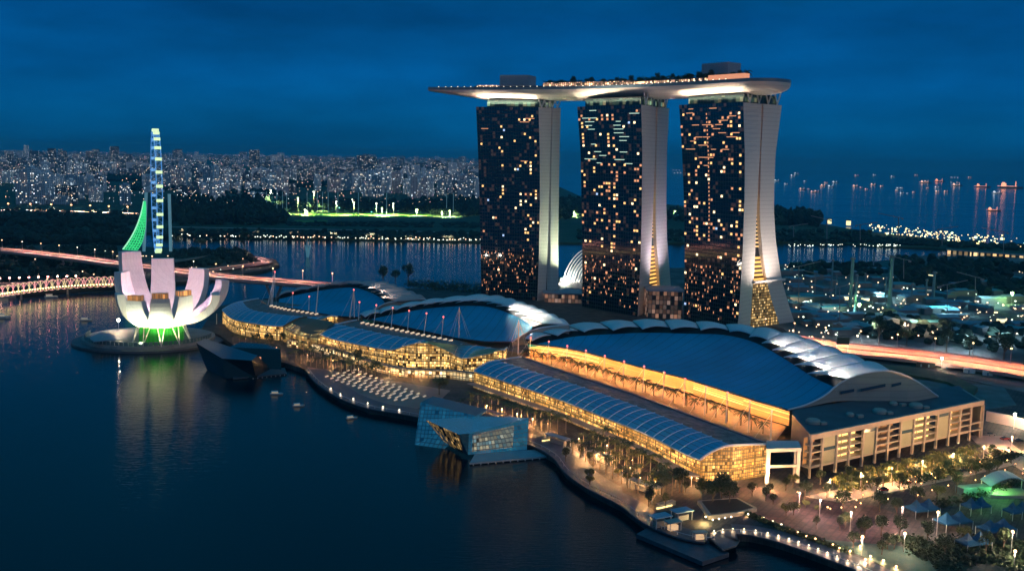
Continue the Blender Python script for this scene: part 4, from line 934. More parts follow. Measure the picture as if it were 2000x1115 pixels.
for i, p in enumerate(tr3[:-1]):
    p = Vector((p.x, p.y, 14)) + Vector((rnd.uniform(-1, 1), rnd.uniform(-1, 1), 0)); plant_('palm_tree', PS[i % 2], p, nth(i) + ' small dark palm from the left on the orange lit terrace', 'palms on the orange terrace', 'palm tree', rnd.uniform(1.1, 1.4), ('trunk', 'fronds'))
for u, v, s_, lb in [(476, 668, .6, 'smallest round tree, left of three dark round trees behind the black pavilion'), (500, 675, 1., 'left round tree of three large ones behind the black pavilion'), (526, 678, 1.15, 'tallest round tree between two others behind the black pavilion'),
                     (552, 676, .9, 'right round tree of three, beside the glass foyer front'), (700, 722, 1.1, 'narrow dark tree left of the pair by the light-dotted plaza'), (733, 736, 1.15, 'round dark tree right of the pair by the light-dotted plaza'),
                     (858, 771, 1.35, 'broad dark tree between the plaza and crystal pavilion'), (1292, 962, 1.25, 'large dark tree at the end of the palm grove, left of two'), (1327, 962, 1.15, 'tall dark tree at the end of the palm grove, right of two'),
                     (1371, 978, 1.0, 'leftmost tree on the raised stone planter'), (1392, 986, 1.1, 'front middle tree on the raised stone planter'), (1409, 976, 1.2, 'rear middle tree on the raised stone planter'), (1424, 988, 1.1, 'rightmost tree on the raised stone planter'),
                     (1571, 976, .8, 'slim tree beside the white portico at the end building corner'), (1646, 998, .95, 'lone plaza tree left of the middle of the reddish plaza'), (1718, 1000, .9, 'plaza tree just right of the reddish plaza middle'),
                     (1688, 1052, .9, 'plaza tree standing lower left of three above the green lit paving'), (1721, 1046, .85, 'middle plaza tree of three above the green lit paving'), (1757, 1048, .9, 'right plaza tree of three above the green lit paving'),
                     (1650, 1030, .7, 'small bare plaza tree at the left of the green lit paving'),
                     (748, 556, 1.9, 'left tree of three dark ones on the channel shore'), (772, 554, 1.6, 'middle tree of three dark ones on the channel shore'), (797, 554, 2.1, 'spiky right tree of three dark ones on the channel shore'),
                     (1716, 672, 2.0, 'leftmost dark tree beyond the orange highway'), (1770, 678, 2.0, 'second dark tree beyond the orange highway'), (1848, 690, 1.9, 'spreading dark tree in the middle beyond the highway'), (1893, 694, 1.6, 'smaller dark tree right of the middle beyond the highway'),
                     (1960, 706, 2.2, 'big round dark tree at the right end beyond the highway'), (477, 494, 3.2, 'tall dark tree on the tip of the promontory'), (392, 490, 2.2, 'dark tree in the middle of the promontory shore')]:
    tree(u, v, lb, None, s_)
# clumped planting (uncountable)
def clumps(name, pts, n_, sz, h, mt=leafm, lab=None):
    r = random.Random(hash(name) % 1000 if False else len(name) * 7 + n_); c = MB()
    for p in pts:
        for k_ in range(n_):
            q = p + Vector((r.gauss(0, sz), r.gauss(0, sz), abs(r.gauss(0, h)))); a = r.uniform(.35, .9) * max(1, sz * .3)
            u_ = Vector((r.gauss(0, 1), r.gauss(0, 1), r.gauss(0, .7))).normalized() * a; w_ = Vector((r.gauss(0, 1), r.gauss(0, 1), r.gauss(0, 1))).normalized() * a
            c.quad(q - u_, q + w_, q + u_, q - w_)
    return obj(name, c, mt, kind='stuff')
def spread(px, n_, z=3, seed=1):
    r = random.Random(seed); A_, B_, C_, D_ = [P(u, v, z) for u, v in px]
    return [A_.lerp(B_, s_).lerp(D_.lerp(C_, s_), t) for s_, t in [(r.random(), r.random()) for _ in range(n_)]]
clumps('hedge', along([P(1455, 1003), P(1520, 1030), P(1580, 1052), P(1660, 1080)], 90), 22, .7, .5)
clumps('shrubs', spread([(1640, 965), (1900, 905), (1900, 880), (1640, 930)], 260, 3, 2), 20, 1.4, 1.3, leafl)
clumps('roadside_planting', spread([(1760, 955), (1990, 895), (1990, 885), (1760, 940)], 120, 3, 3), 16, 1.2, 1.4, leafm)
clumps('park_planting', spread([(1770, 1050), (1900, 1100), (1850, 1120), (1780, 1075)], 90, 3, 4), 26, 1.6, 1.0, leafm)
clumps('park_shrubs', spread([(1850, 1085), (2010, 1120), (2010, 1060), (1830, 1055)], 170, 3, 6), 20, 1.3, 1.1, leafm); clumps('plaza_planting', spread([(1780, 1000), (1880, 985), (1990, 950), (1990, 938)], 60, 3, 8), 16, 1.1, .9, leafm)
for i, (u, v) in enumerate([(1790, 985), (1830, 975), (1880, 1062), (1925, 1085), (1960, 1075), (1868, 962), (1930, 935), (1810, 1062), (1845, 1090), (1750, 1010)]): tree(u, v, nth(i) + ' small park tree around the blue marquees, counted from the rear left' if False else ['small tree left of the first marquee', 'small tree behind the first marquee', 'tree in front of the second marquee', 'tree by the lowest marquee', 'tree right of the lowest marquee', 'tree behind the tall marquee lamp', 'tree beside the long grey-blue container', 'tree at the park hedge, upper end', 'tree at the park hedge, lower end', 'tree at the right end of the reddish plaza'][i], None, .85)
clumps('shore_bushes', spread([(800, 562), (940, 576), (940, 560), (800, 556)], 160, 3, 5), 26, 3., 3, leafm)
palms(prow((640, 714), (840, 748), (10, -5), 1, 14), '{} palm from the left, {} before the arched entrance of the middle arcade', 'palms before the arched entrance', s_=.6)
palms(prow((1640, 962), (1900, 902), (8, 9), 2, 16), '{} small palm from the left, {} in the planting before the end building', 'palms before the end building', s_=.75)
for i in range(26):
    a_, c_ = P(1500, 965), P(1990, 905); p = a_.lerp(c_, (i + .5) / 26) + Vector((rnd.uniform(-2, 2), rnd.uniform(-14, 8), 0)); plant_('broadleaf_tree', TP[i % 4], p, nth(i) + ' roadside tree from the left between the end building and the plaza', 'roadside trees by the end building', 'tree', rnd.uniform(.5, .8))
for i in range(34):
    p = P(*[(1365, 965), (1460, 985), (1545, 1010), (1640, 1050), (1730, 1085), (1120, 905), (1190, 948), (1250, 992)][i % 8]) + Vector((rnd.uniform(-13, 13), rnd.uniform(-2, 12), 0)); plant_('broadleaf_tree', TP[i % 4], p, nth(i) + ' small dark tree in the loose planting along the promenade and cove', 'small trees along the promenade', 'tree', rnd.uniform(.45, .7))
# trees on the sky deck
for k_ in range(58):
    f = .345 + .635 * k_ / 58 + rnd.uniform(-.004, .004)
    p, _ = deck_at(f, rnd.uniform(-.5, -.3)); p = p + Vector((0, 0, .1))
    side = 'between the two plant rooms' if f < .8 else 'at the rounded right end'
    plant_('deck_tree', TP[k_ % 4] if k_ % 3 else PS[k_ % 2], p, nth(k_) + ' small dark tree from the left on the sky deck, ' + side, 'trees on the sky deck', 'tree', rnd.uniform(.9, 1.15) if k_ % 3 else 1.6, ('trunk', 'crown'))

# ------------------------------------------------------------------ masts, lamps
redm = mat('red warning light', (.5, .05, .05), .5, emit=(1, .15, .12), es=4)
lampm = mat('white lamp globe', (.9, .9, .85), .5, emit=(1, .8, .55), es=5); warmlamp = mat('sodium lamp', (.9, .6, .4), .5, emit=(1, .5, .22), es=7); hot = mat('floodlight glass', (1, 1, 1), .5, emit=(1, .9, .7), es=30); hotg = mat('green floodlight glass', (1, 1, 1), .5, emit=(.6, 1, .35), es=30)
def mast(u0, v0, u1, v1, z, label, group, r_=.32, red=True, stays=0, twin=False):
    b = P(u0, v0, z); t = PY(u1, v1, b.y); th = thing('cable_mast', label, 'mast', b, group)
    g = MB(); g.tube([b, t], r_ * 1.25, 6, r2=r_ * .7); obj('pole', g, steel, th)
    if twin:
        g = MB(); g.tube([b + Vector((3.4, .5, 0)), t], r_ * .9, 6); obj('pole', g, steel, th)
    if red: g = MB(); g.box(t + Vector((0, 0, .4)), (.8, .8, .8)); obj('warning_light', g, redm, th)
    for s_ in range(stays):
        g = MB(); g.tube([t - Vector((0, 0, .5)), b + Vector(((-7, 6, -4, 8)[s_], (3, 4, -3, 2)[s_], 0))], .09, 4); obj('stay_cable', g, steel, th)
xs = [123, 243, 365, 488, 613, 740, 872, 1005, 1142, 1280, 1422, 1570, 1715]; ys = [205, 230, 260, 290, 325, 362, 395, 435, 478, 530, 570, 625, 690]; yb = [330, 358, 390, 425, 465, 505, 560, 605, 655, 710, 765, 825, 885]
for i, (x, y, y2) in enumerate(zip(xs, ys, yb)): mast(1000 + (x - 9) / 3.38, 600 + y2 / 3.38, 1000 + x / 3.38, 600 + y / 3.38, 15, nth(i) + ' white mast from the left along the orange terrace', 'masts along the orange terrace', stays=1)
for i, (a, b_, c, d) in enumerate([(571, 601, 572, 573), (603, 606, 604, 580), (700, 625, 702, 591), (730, 633, 735, 597), (764, 640, 767, 602), (796, 646, 799, 608), (828, 654, 833, 613), (862, 661, 866, 620)]):
    mast(a, b_, c, d, 19, nth(i) + ' short mast from the left before the far great roofs', 'short masts before the far great roofs', .3, stays=1)
mast(617, 612, 622, 556, 19, 'tall goalpost-like mast before the farthest great roof', None, .45, False, 0); mast(683, 620, 691, 567, 19, 'tall twin-legged mast between the two far great roofs', None, .45, True, 2, True)
mast(896, 662, 897, 600, 19, 'tall stayed mast at the right of the middle great roof eave', None, .45, False, 4); mast(1012, 692, 1013, 625, 17, 'stayed white mast where the middle and south arcades meet', None, .45, False, 4)
mast(523, 596, 537, 532, 18, 'tallest leaning mast behind the north arcade', None, .4, True, 2, True); mast(529, 598, 533, 548, 18, 'second leaning mast behind the north arcade', None, .35, False)
mast(423, 633, 423, 612, 3, 'short lit post left of the north arcade tip', None, .3, False)
# lit skylight slabs along the inner arcade edges
slabm = mat('lit sawtooth skylight', (.7, .6, .5), .5, emit=(1, .72, .45), es=.75)
for pts_, n_, par_, z in (([(530, 597), (560, 604), (618, 613)], 12, north, 19.2), ([(708, 630), (792, 647), (880, 665)], 18, mid, 20.2)):
    q = along([P(u, v, z) for u, v in pts_], n_)
    for p in q: g = MB(); g.box(p, (2.6, 1.3, .8), R(35), 0, R(-12)); obj('sawtooth_skylight', g, slabm, par_)
def post_lamp(u, v, h, label, group, mt=None, pw=0, colr=(1, .7, .45), z=3., r_=.5, cat='street lamp', name='street_lamp', pr=.12):
    b = P(u, v, z); th = thing(name, label, cat, b, group); g = MB(); g.tube([b, b + Vector((0, 0, h))], pr, 5); obj('pole', g, steel, th)
    g = MB(); g.lathe(b + Vector((0, 0, h)), [(0.02, -r_), (r_ * .9, -r_ * .4), (r_, 0), (r_ * .7, r_ * .7), (0.02, r_)], 8); obj('lamp_head', g, mt or lampm, th)
    if pw: lamp('POINT', 'lamp_light', b + Vector((0, 0, h - r_ - .3)), pw, colr, .4, parent=th)
    return th
cove = [(500, 780), (575, 768), (660, 763), (757, 766), (855, 776), (957, 797), (1050, 820), (1140, 846), (1222, 873), (1308, 903), (1390, 933), (1467, 965), (1550, 998), (1640, 1035), (1730, 1070)]
for i, (x, y) in enumerate(cove): post_lamp(1280 + x / 4.37, 862 + y / 4.37, .9, nth(i) + ' low lamp from the left around the small cove', 'low lamps around the cove', None, 500, (1, .7, .42), r_=.24, name='bollard_lamp', cat='bollard lamp')
for i, (x, y) in enumerate([(790, 640), (850, 645), (925, 672), (1000, 700), (1075, 727), (1145, 760), (1215, 795), (1290, 828), (1365, 850), (1440, 868), (1515, 900), (1570, 930)]):
    post_lamp(1280 + x / 4.37, 862 + y / 4.37, 1.0, nth(i) + ' warm lamp from the left along the hedge behind the cove', 'warm lamps along the cove hedge', warmlamp if i > 4 else None, 1300, (1, .55, .25), r_=.36, name='bollard_lamp', cat='bollard lamp')
for i, (u, v) in enumerate([(1700, 1092), (1725, 1100), (1660, 1082), (1690, 1098), (1750, 1112), (1680, 1072)]): post_lamp(u, v, 1.2, nth(i) + ' warm lamp of the cluster on the lower right boardwalk', 'warm lamps on the lower right boardwalk', warmlamp, 1500, (1, .55, .25), r_=.4, name='bollard_lamp', cat='bollard lamp')
for i, (u, v) in enumerate([(646, 766), (665, 777), (690, 786), (718, 795), (748, 802), (780, 808)]): post_lamp(u, v - 5, .9, nth(i) + ' low lamp from the left on the curved boardwalk edge', 'low lamps on the curved boardwalk', None, 500, (1, .85, .65), r_=.35, name='bollard_lamp', cat='bollard lamp')
for i, (u, v, h, lb) in enumerate([(1829, 1045, 9, 'tall lamp left of the blue marquees'), (1974, 1085, 9, 'tall lamp at the lower right corner of the park'), (1765, 1078, 7, 'lamp post beside the green lit paving'), (1682, 1085, 7, 'lamp post at the lower edge of the plaza'), (1980, 1108, 6, 'lowest lamp post in the lower right corner'),
                                   (1838, 722, 8, 'brilliant floodlight beside the orange highway'), (1980, 838, 8, 'brilliant floodlight at the right beyond the end building')]):
    post_lamp(u, v, h, lb, None, hot if 'brilliant' in lb else warmlamp, 14000 if 'brilliant' in lb else 6000, (1, .75, .5), r_=.8 if 'brilliant' in lb else .55)
post_lamp(232, 648, 9, 'brilliant floodlight on the left of the museum terrace', None, hot, 16000, (1, .75, .5), r_=1.1)
post_lamp(1677, 616, 10, 'green-white floodlight on the building site', None, hotg, 30000, (.5, 1, .3), r_=1.4); post_lamp(1975, 596, 12, 'green-white floodlight at the far right of the building site', None, hotg, 30000, (.5, 1, .3), r_=1.5)

concb_ = mat('dark lamp post', (.1, .1, .1), .6); gl = random.Random(77)
for i in range(44):
    q = P(gl.uniform(1560, 1960), 0 + 10, 3) if False else P(1570, 975).lerp(P(1985, 898), gl.random()) + Vector((gl.uniform(-3, 3), gl.uniform(-22, 6), 0))
    th = thing('garden_lamp', nth(i) + ' tiny amber garden lamp in the planting below the end building', 'garden lamp', q, 'amber garden lamps below the end building'); g = MB(); g.tube([q, q + Vector((0, 0, 1.6))], .07, 4); obj('post', g, concb_, th); g = MB(); g.lathe(q + Vector((0, 0, 1.7)), [(.02, -.3), (.3, 0), (.02, .3)], 6); obj('lamp_head', g, warmlamp, th)
# ------------------------------------------------------------------ promenade
wood = mat('dark blue grey boardwalk', (.07, .085, .11), .5, var=.25, vs=.5); slabdark = mat('dark quay wall', (.05, .05, .05), .7)
shoreP = smooth([P(u, v, 3) for u, v in bay[4:]], 4)
g = MB(); rows = []
for i, p in enumerate(shoreP):
    t_ = (shoreP[min(i + 1, len(shoreP) - 1)] - shoreP[max(i - 1, 0)]).normalized(); n_ = Vector((-t_.y, t_.x, 0)); n_ = n_ if n_.x > 0 else -n_
    w = 13 if p.x < 40 else 9; rows.append([p - n_ * 1.4 + Vector((0, 0, .15)), p + n_ * w + Vector((0, 0, .15))])
g.grid(rows, .6); obj('boardwalk', g, wood, kind='structure')
rl = thing('waterside_railing', 'thin metal railing along the curved boardwalk edge', 'railing', (shoreP[30].x, shoreP[30].y, 3.2))
q = along([p + Vector((.4, .4, .15)) for p in shoreP], 240); g = MB(); g.tube([p + Vector((0, 0, 1.1)) for p in q], .09, 4); obj('handrail', g, steel, rl)
for k_ in range(0, 240, 4):
    g = MB(); g.tube([q[k_], q[k_] + Vector((0, 0, 1.1))], .1, 4); obj('post', g, steel, rl)
g = MB(); g.prism([P(u, v, 1.8) for u, v in [(1243, 1042), (1290, 1016), (1340, 1034), (1424, 1079), (1372, 1096)]], .2, 1.8); obj('pier_deck', g, wood, kind='structure')
plazam = ground_mat('reddish plaza paving', (.07, .045, .045), (.17, .10, .095), .09, joints=.09); plazag = ground_mat('green grey lawn paving', (.03, .09, .07), (.10, .15, .11), .12)
g = MB(); g.prism([P(u, v, 3.1) for u, v in [(1400, 960), (1470, 948), (1600, 975), (1700, 985), (1775, 1010), (1740, 1062), (1640, 1062), (1560, 1035), (1470, 1000)]], 3, 3.12); obj('plaza', g, plazam, kind='structure')
g = MB(); g.prism([P(u, v, 3.1) for u, v in [(1600, 1052), (1760, 1066), (1830, 1100), (1880, 1150), (1800, 1150), (1700, 1092)]], 3, 3.13); obj('glow_patch', g, plazag, kind='structure')  # green light on the paving put into its colour
g = MB(); g.prism([P(u, v, 3.1) for u, v in [(880, 762), (640, 722), (600, 716), (628, 742), (676, 772), (725, 788), (800, 800), (850, 790)]], 3, 3.1); obj('event_plaza', g, mat('warm grey paving', (.3, .22, .19), .6, var=.15, vs=.15), kind='structure')
road_m = mat('sodium lit asphalt', (.34, .27, .25), .7, var=.12, vs=.08)  # warm sodium light put into the asphalt colour
g = MB(); pts = along(smooth([P(u, v, 3.1) for u, v in [(1560, 985), (1700, 955), (1850, 925), (2000, 890), (2150, 850)]], 5), 30)
g.grid([[p + Vector((-3, -9, 0)), p + Vector((3, 9, 0))] for p in pts], .08); obj('road', g, road_m, kind='structure')
g = MB(); pts = along(smooth([P(u, v, 3.15) for u, v in [(1925, 850), (1960, 880), (2010, 905), (2100, 960)]], 4), 20); g.grid([[p + Vector((-9, 0, 0)), p + Vector((9, 0, 0))] for p in pts], .08); obj('side_road', g, road_m, kind='structure')
# benches of light on the event plaza
benchm = mat('white lit seat top', (.6, .58, .52), .5, emit=(1, .8, .58), es=.32)
p00, p10, p11, p01 = P(638, 736), P(785, 786), P(838, 778), P(690, 722); bm = MB(); bm.box((0, 0, .5), (1, 1, 1)); bmesh_ = bm.mesh('bench', benchm, (0, 0, 0))
ang = math.atan2((p01 - p00).y, (p01 - p00).x)
for r_ in range(6):
    for c in range(13):
        q = p00.lerp(p10, (c + .3 * (r_ % 2)) / 13).lerp(p01.lerp(p11, (c + .3 * (r_ % 2)) / 13), r_ / 5)
        o = bpy.data.objects.new('glowing_bench', bmesh_); col.objects.link(o); o.location = (q.x, q.y, 3.12); o.scale = (2.8, .9, .6); o.rotation_euler = (0, 0, ang + .15)
        tag(o, nth(c) + ' glowing bench from the left in the ' + nth(r_) + ' row from the water', 'bench', 'glowing benches on the plaza')
# kiosks and planters
def kiosk(u, v, w, d, h, roof, label, lit=False, rz=.5, z=3.1):
    b = P(u, v, z); th = thing('kiosk', label, 'kiosk', b)
    g = MB(); g.box(b + Vector((0, 0, h + .15)), (w, d, .3), rz); obj('roof', g, roof, th)
    for sx_ in (-1, 1):
        for sy_ in (-1, 1):
            o_ = Matrix.Rotation(rz, 3, 'Z') @ Vector((sx_ * w * .42, sy_ * d * .42, 0)); g = MB(); g.tube([b + o_, b + o_ + Vector((0, 0, h))], .14, 5); obj('post', g, steel, th)
    g = MB(); g.box(b + Vector((0, 0, h * .3)), (w * .6, d * .5, h * .6), rz); obj('counter', g, mat('lit counter', (.6, .45, .3), .6, emit=(1, .6, .3), es=.7) if lit else conc, th); return th
bluecan = mat('pale blue canopy', (.2, .42, .55), .4)
kiosk(1289, 1027, 8, 5, 4, bluecan, 'pale blue flat shelter on the left of the pier kiosks'); kiosk(1331, 1014, 8, 5, 3.6, bluecan, 'pale blue flat shelter right behind the pier kiosks'); kiosk(1314, 1034, 6, 4, 3.2, conc, 'small lit kiosk on the pier between two blue shelters', True)
kiosk(1366, 1052, 5, 3, 2.6, conc, 'lit beige stall at the cove mouth', True, .2)
for i, (u, v) in enumerate([(1090, 872), (1170, 905), (1260, 965), (1010, 838), (960, 822)]):
    kiosk(u, v - 6, 16, 4, 3.4, mat('grey awning', (.35, .38, .42), .4), ['long grey awning at the left end of the lower palm grove', 'long grey awning in the middle of the lower palm grove', 'long grey awning at the right end of the lower palm grove', 'long grey awning right behind the crystal pavilion', 'long grey awning behind the crystal pavilion roof'][i], False, -.85)
plnt = thing('raised_planter', 'raised pale stone planter carrying four dark trees, near the cove', 'planter', P(1400, 1000))
pp_ = [(1362, 984), (1384, 1014), (1440, 1008), (1478, 998), (1440, 978)]
g = MB(); g.prism([P(u, v, 3.1) for u, v in pp_], 3.05, 4.6); obj('stone_wall', g, mat('pale planter stone', (.42, .36, .28), .6, var=.1), plnt)
g = MB(); q = [P(u, v, 3.1) for u, v in pp_]; c_ = sum(q, Vector()) / 5; g.prism([c_.lerp(p, .86) for p in q], 4.6, 4.75); obj('soil', g, mat('soil', (.05, .04, .03), .9), plnt)
for i, (u, v) in enumerate([(1378, 1010), (1392, 1016), (1404, 1014), (1416, 1012), (1428, 1010)]): g = MB(); p = P(u, v + 3, 3.1); g.box(p + Vector((0, 0, .9)), (.5, .3, .5)); obj('wall_light', g, lampm, plnt)
lamp('POINT', 'planter_light', P(1375, 1014, 4.5), 3000, (1, .75, .3), .4, parent=plnt)
for i, (u, v, lb) in enumerate([(1300, 988, 'stepped stone wall with yellow light, left of the raised planter'), (1075, 858, 'stepped stone wall with yellow light beside the pavilion bridge')]):
    b = P(u, v); th = thing('stepped_wall', lb, 'wall', b); g = MB(); g.box(b + Vector((0, 0, .9)), (9, 2, 1.8), .6); obj('wall_block', g, mat('pale planter stone', (.4, .35, .28)), th); g = MB(); g.box(b + Vector((-.8, -1.6, .3)), (8, .8, .5), .6); obj('light_strip', g, mat('yellow strip', (.5, .4, .2), .5, emit=(1, .75, .3), es=2.2), th)
# footbridges from the boardwalk to the pavilions
# marquees and stage at the right
tent_b = mat('blue marquee cloth', (.02, .10, .2), .5, var=.15, vs=.4)
for i, (u, v, w, lb) in enumerate([(1800, 1005, 15, 'leftmost blue marquee with two peaks'), (1860, 1030, 16, 'large blue marquee in the second place'), (1905, 1000, 13, 'blue marquee behind the tall lamp, near the stage'), (1945, 1045, 16, 'wide blue marquee at the lower right'), (1900, 1072, 14, 'blue marquee nearest the bottom edge'), (1985, 1010, 12, 'blue marquee at the right picture edge')]):
    b = P(u, v); w *= .8; th = thing('marquee', lb, 'marquee', b, 'blue marquees'); g = MB(); rz = .35; rot = Matrix.Rotation(rz, 3, 'Z')
    for sg in (-1, 1):
        c_ = b + rot @ Vector((sg * w * .25, 0, 0)); q = [c_ + rot @ Vector((x * w * .25, y * w * .28, 3.2)) for x, y in ((-1, -1), (1, -1), (1, 1), (-1, 1))]; m_ = [x.lerp(c_ + Vector((0, 0, 3.2)), .55) + Vector((0, 0, 1.1)) for x in q]
        t_ = c_ + Vector((0, 0, 6.6)); g = MB()
        for k_ in range(4): j = (k_ + 1) % 4; g.quad(q[k_], q[j], m_[j], m_[k_]); g.quad(m_[k_], m_[j], t_)
        for k_ in range(4): j = (k_ + 1) % 4; g.quad(q[k_], q[j], q[j] - Vector((0, 0, .6)), q[k_] - Vector((0, 0, .6)))
        obj('roof', g, tent_b, th)
        for k_ in range(4): g = MB(); g.tube([q[k_] - Vector((0, 0, 3.2)), q[k_]], .12, 4); obj('pole', g, steel, th)
stg = thing('stage', 'green lit open-air stage with pale blue curved roof at the right', 'stage', P(1965, 965))
b = P(1965, 965); g = MB(); rows = [[b + Vector((-9 + 18 * i / 8, -5 + 10 * j, 5 + 4 * math.sin(math.pi * i / 8))) for i in range(9)] for j in (0, .5, 1)]; g.grid(rows, .3); obj('curved_roof', g, bluecan, stg)
g = MB(); g.box(b + Vector((0, 0, .6)), (18, 10, 1.2)); obj('platform', g, conc, stg)
for sx_ in (-8.6, 8.6):
    for sy_ in (-4.6, 4.6): g = MB(); g.tube([b + Vector((sx_, sy_, 0)), b + Vector((sx_, sy_, 5.2))], .2, 5); obj('truss_post', g, steel, stg)
lamp('POINT', 'stage_light', b + Vector((-4, -2, 4)), 3500, (.25, 1, .2), .5, parent=stg); lamp('POINT', 'stage_light', b + Vector((-16, -4, 6)), 2500, (.25, 1, .3), .5, parent=stg)
g = MB(); g.box(P(1900, 962) + Vector((0, 0, 1.5)), (14, 5, 3), .3); obj('site_hut', g, mat('grey blue container', (.15, .25, .28), .5), label='long grey-blue container left of the green lit stage', cat='container')
# cars
def car_proto(c_):
    m_ = mat('car paint ' + c_[0], c_[1], .25, .2)
    b = MB(); b.mesh_add([(x, y, z) for x, y, z in [(-2.2, -.9, .35), (2.2, -.9, .35), (2.2, .9, .35), (-2.2, .9, .35), (-2.2, -.9, .85), (2.15, -.88, .8), (2.15, .88, .8), (-2.2, .9, .85)]], [(3, 2, 1, 0), (0, 1, 5, 4), (1, 2, 6, 5), (2, 3, 7, 6), (3, 0, 4, 7), (4, 5, 6, 7)])
    c = MB(); c.mesh_add([(-1.7, -.82, .84), (1.1, -.82, .82), (1.1, .82, .82), (-1.7, .82, .84), (-1.2, -.68, 1.42), (.4, -.68, 1.45), (.4, .68, 1.45), (-1.2, .68, 1.42)], [(0, 1, 5, 4), (1, 2, 6, 5), (2, 3, 7, 6), (3, 0, 4, 7), (4, 5, 6, 7)])
    w = MB(); w.tube([(0, -.12, 0), (0, .12, 0)], .34, 10)
    h = MB(); h.box((0, 0, 0), (.08, .35, .18))
    return b.mesh('body', m_, (0, 0, 0)), c.mesh('cabin', mat('car glass', (.02, .03, .04), .1), (0, 0, 0)), w.mesh('wheel', mat('tyre', (.02, .02, .02), .8), (0, 0, 0)), h.mesh('headlight', mat('headlight glass', (1, 1, 1), .3, emit=(1, .9, .7), es=6), (0, 0, 0))
CPR = [(n_, car_proto((n_, c_))) for n_, c_ in (('red', (.4, .03, .03)), ('white', (.6, .6, .6)), ('dark', (.03, .03, .04)), ('silver', (.35, .36, .38)))]
def car(u, v, rz, k_, label, z=3.2):
    n_, (b, c, w, h) = CPR[k_]; o = thing('parked_car', n_ + ' car ' + label, 'car', P(u, v, z), 'cars near the end building'); o.rotation_euler = (0, 0, rz)
    for nm, me, l_ in [('body', b, (0, 0, 0)), ('cabin', c, (0, 0, 0))] + [('wheel', w, (x, y, .34)) for x in (-1.4, 1.4) for y in (-.85, .85)] + [('headlight', h, (2.2, y, .62)) for y in (-.6, .6)]:
        q = bpy.data.objects.new(nm, me); col.objects.link(q); q.parent = o; q.location = l_
for a in [(1905, 842, .2, 1, 'nearest the right edge of the end building'), (1935, 850, .2, 3, 'on the lit road right of the end building'), (1962, 858, .2, 0, 'beside the silver one on the lit road at the right'), (1990, 862, .2, 2, 'at the right picture edge on the lit road'),
          (1770, 944, .5, 0, 'on the road under the end building, left one'), (1830, 930, .5, 1, 'on the road under the end building, in the middle'), (1880, 920, .5, 2, 'on the road under the end building, right one'), (1725, 958, 3.5, 0, 'at the plaza end of the road'), (1465, 950, 1.2, 2, 'parked before the south arcade end')]: car(*a)
# street lights that pool on the ground
for i, (u, v) in enumerate([(1620, 968), (1680, 955), (1740, 945), (1800, 930), (1860, 915), (1920, 900), (1975, 880), (1500, 955), (1450, 935)]): post_lamp(u, v, 7, nth(i) + ' street lamp along the road below the end building', 'street lamps below the end building', warmlamp, 30000, (1, .52, .22), r_=.34)
for i, (u, v) in enumerate([(1600, 1015), (1660, 1040), (1560, 1000), (1760, 1030)]): post_lamp(u, v, 8, nth(i) + ' lamp post from the list across the reddish plaza' if False else ['left middle', 'lower middle', 'upper left', 'right'][i] + ' lamp post on the reddish plaza', 'lamp posts on the plaza', None, 7000, (1, .62, .5), r_=.35)
for i, (u, v) in enumerate([(950, 806), (1010, 822), (1070, 842), (1130, 872), (1180, 900), (1230, 930), (1280, 956), (600, 704), (650, 716), (700, 730), (760, 738), (820, 742), (480, 672), (540, 690), (1350, 950), (1145, 886), (1165, 905), (1200, 915), (1215, 938), (1250, 950), (1265, 972), (1185, 885), (1235, 915), (980, 812), (1040, 832)]):
    post_lamp(u, v, 4, nth(i) + ' short lamp among the promenade palms', 'lamps among the promenade palms', warmlamp, 6500, (1, .5, .18), r_=.26)
HAZE = 5.5e-5
# ------------------------------------------------------------------ bridges and highways
deckroad = mat('pinkish lit road deck', (.42, .3, .27), .7, var=.12, vs=.03); concb = mat('bridge concrete', (.32, .27, .26), .7)  # deckroad: pink lamp light put into the base colour
def viaduct(name, label, cat, px, z, w, thick, pier_t=(), mt=deckroad, light=None, n_lamp=0, pierz=0.):
    pts = along(smooth([P(u, v, z) for u, v in px], 8), 50); c_ = pts[25]; th = thing(name, label, cat, (c_.x, c_.y, 0))
    L_, R__ = [], []
    for i, p in enumerate(pts):
        t_ = (pts[min(i + 1, 49)] - pts[max(i - 1, 0)]).normalized(); n_ = Vector((-t_.y, t_.x, 0)); L_.append(p + n_ * w / 2); R__.append(p - n_ * w / 2)
    g = MB(); g.grid([[a, b_] for a, b_ in zip(L_, R__)]); obj('road_surface', g, mt, th)
    dz = Vector((0, 0, thick)); g = MB(); 
    rows = [[a + Vector((0, 0, 1)), a - dz * .5, a.lerp(b_, .25) - dz, a.lerp(b_, .75) - dz, b_ - dz * .5, b_ + Vector((0, 0, 1))] for a, b_ in zip(L_, R__)]
    g.grid(rows); obj('deck_girder', g, concb, th)
    g = MB(); g.grid([[a.lerp(b_, .49) + Vector((0, 0, .02)), a.lerp(b_, .5) + Vector((0, 0, .9)), a.lerp(b_, .51) + Vector((0, 0, .02))] for a, b_ in zip(L_, R__)]); obj('median_barrier', g, mat('dark barrier', (.1, .08, .08), .7), th)
    for t in pier_t:
        p = lp(pts, t); k_ = int(t * 49); s_ = (L_[k_] - R__[k_]).normalized(); al = Vector((-s_.y, s_.x, 0))
        for sg in (-1, 1): g = MB(); g.tube([Vector((p.x, p.y, pierz)) + al * sg * 1.5, p - dz + al * sg * 9], 1.3, 6); obj('pier', g, mat('pale bridge pier', (.45, .42, .42), .6), th)
    if light:
        for k_ in range(n_lamp):
            p = lp(pts, (k_ + .5) / n_lamp); lamp('SPOT', 'road_light', p + Vector((0, 0, 13)), light[0], light[1], .5, rot=(0, 0, 0), parent=th, spot=R(140), blend=.5)
    return th, pts
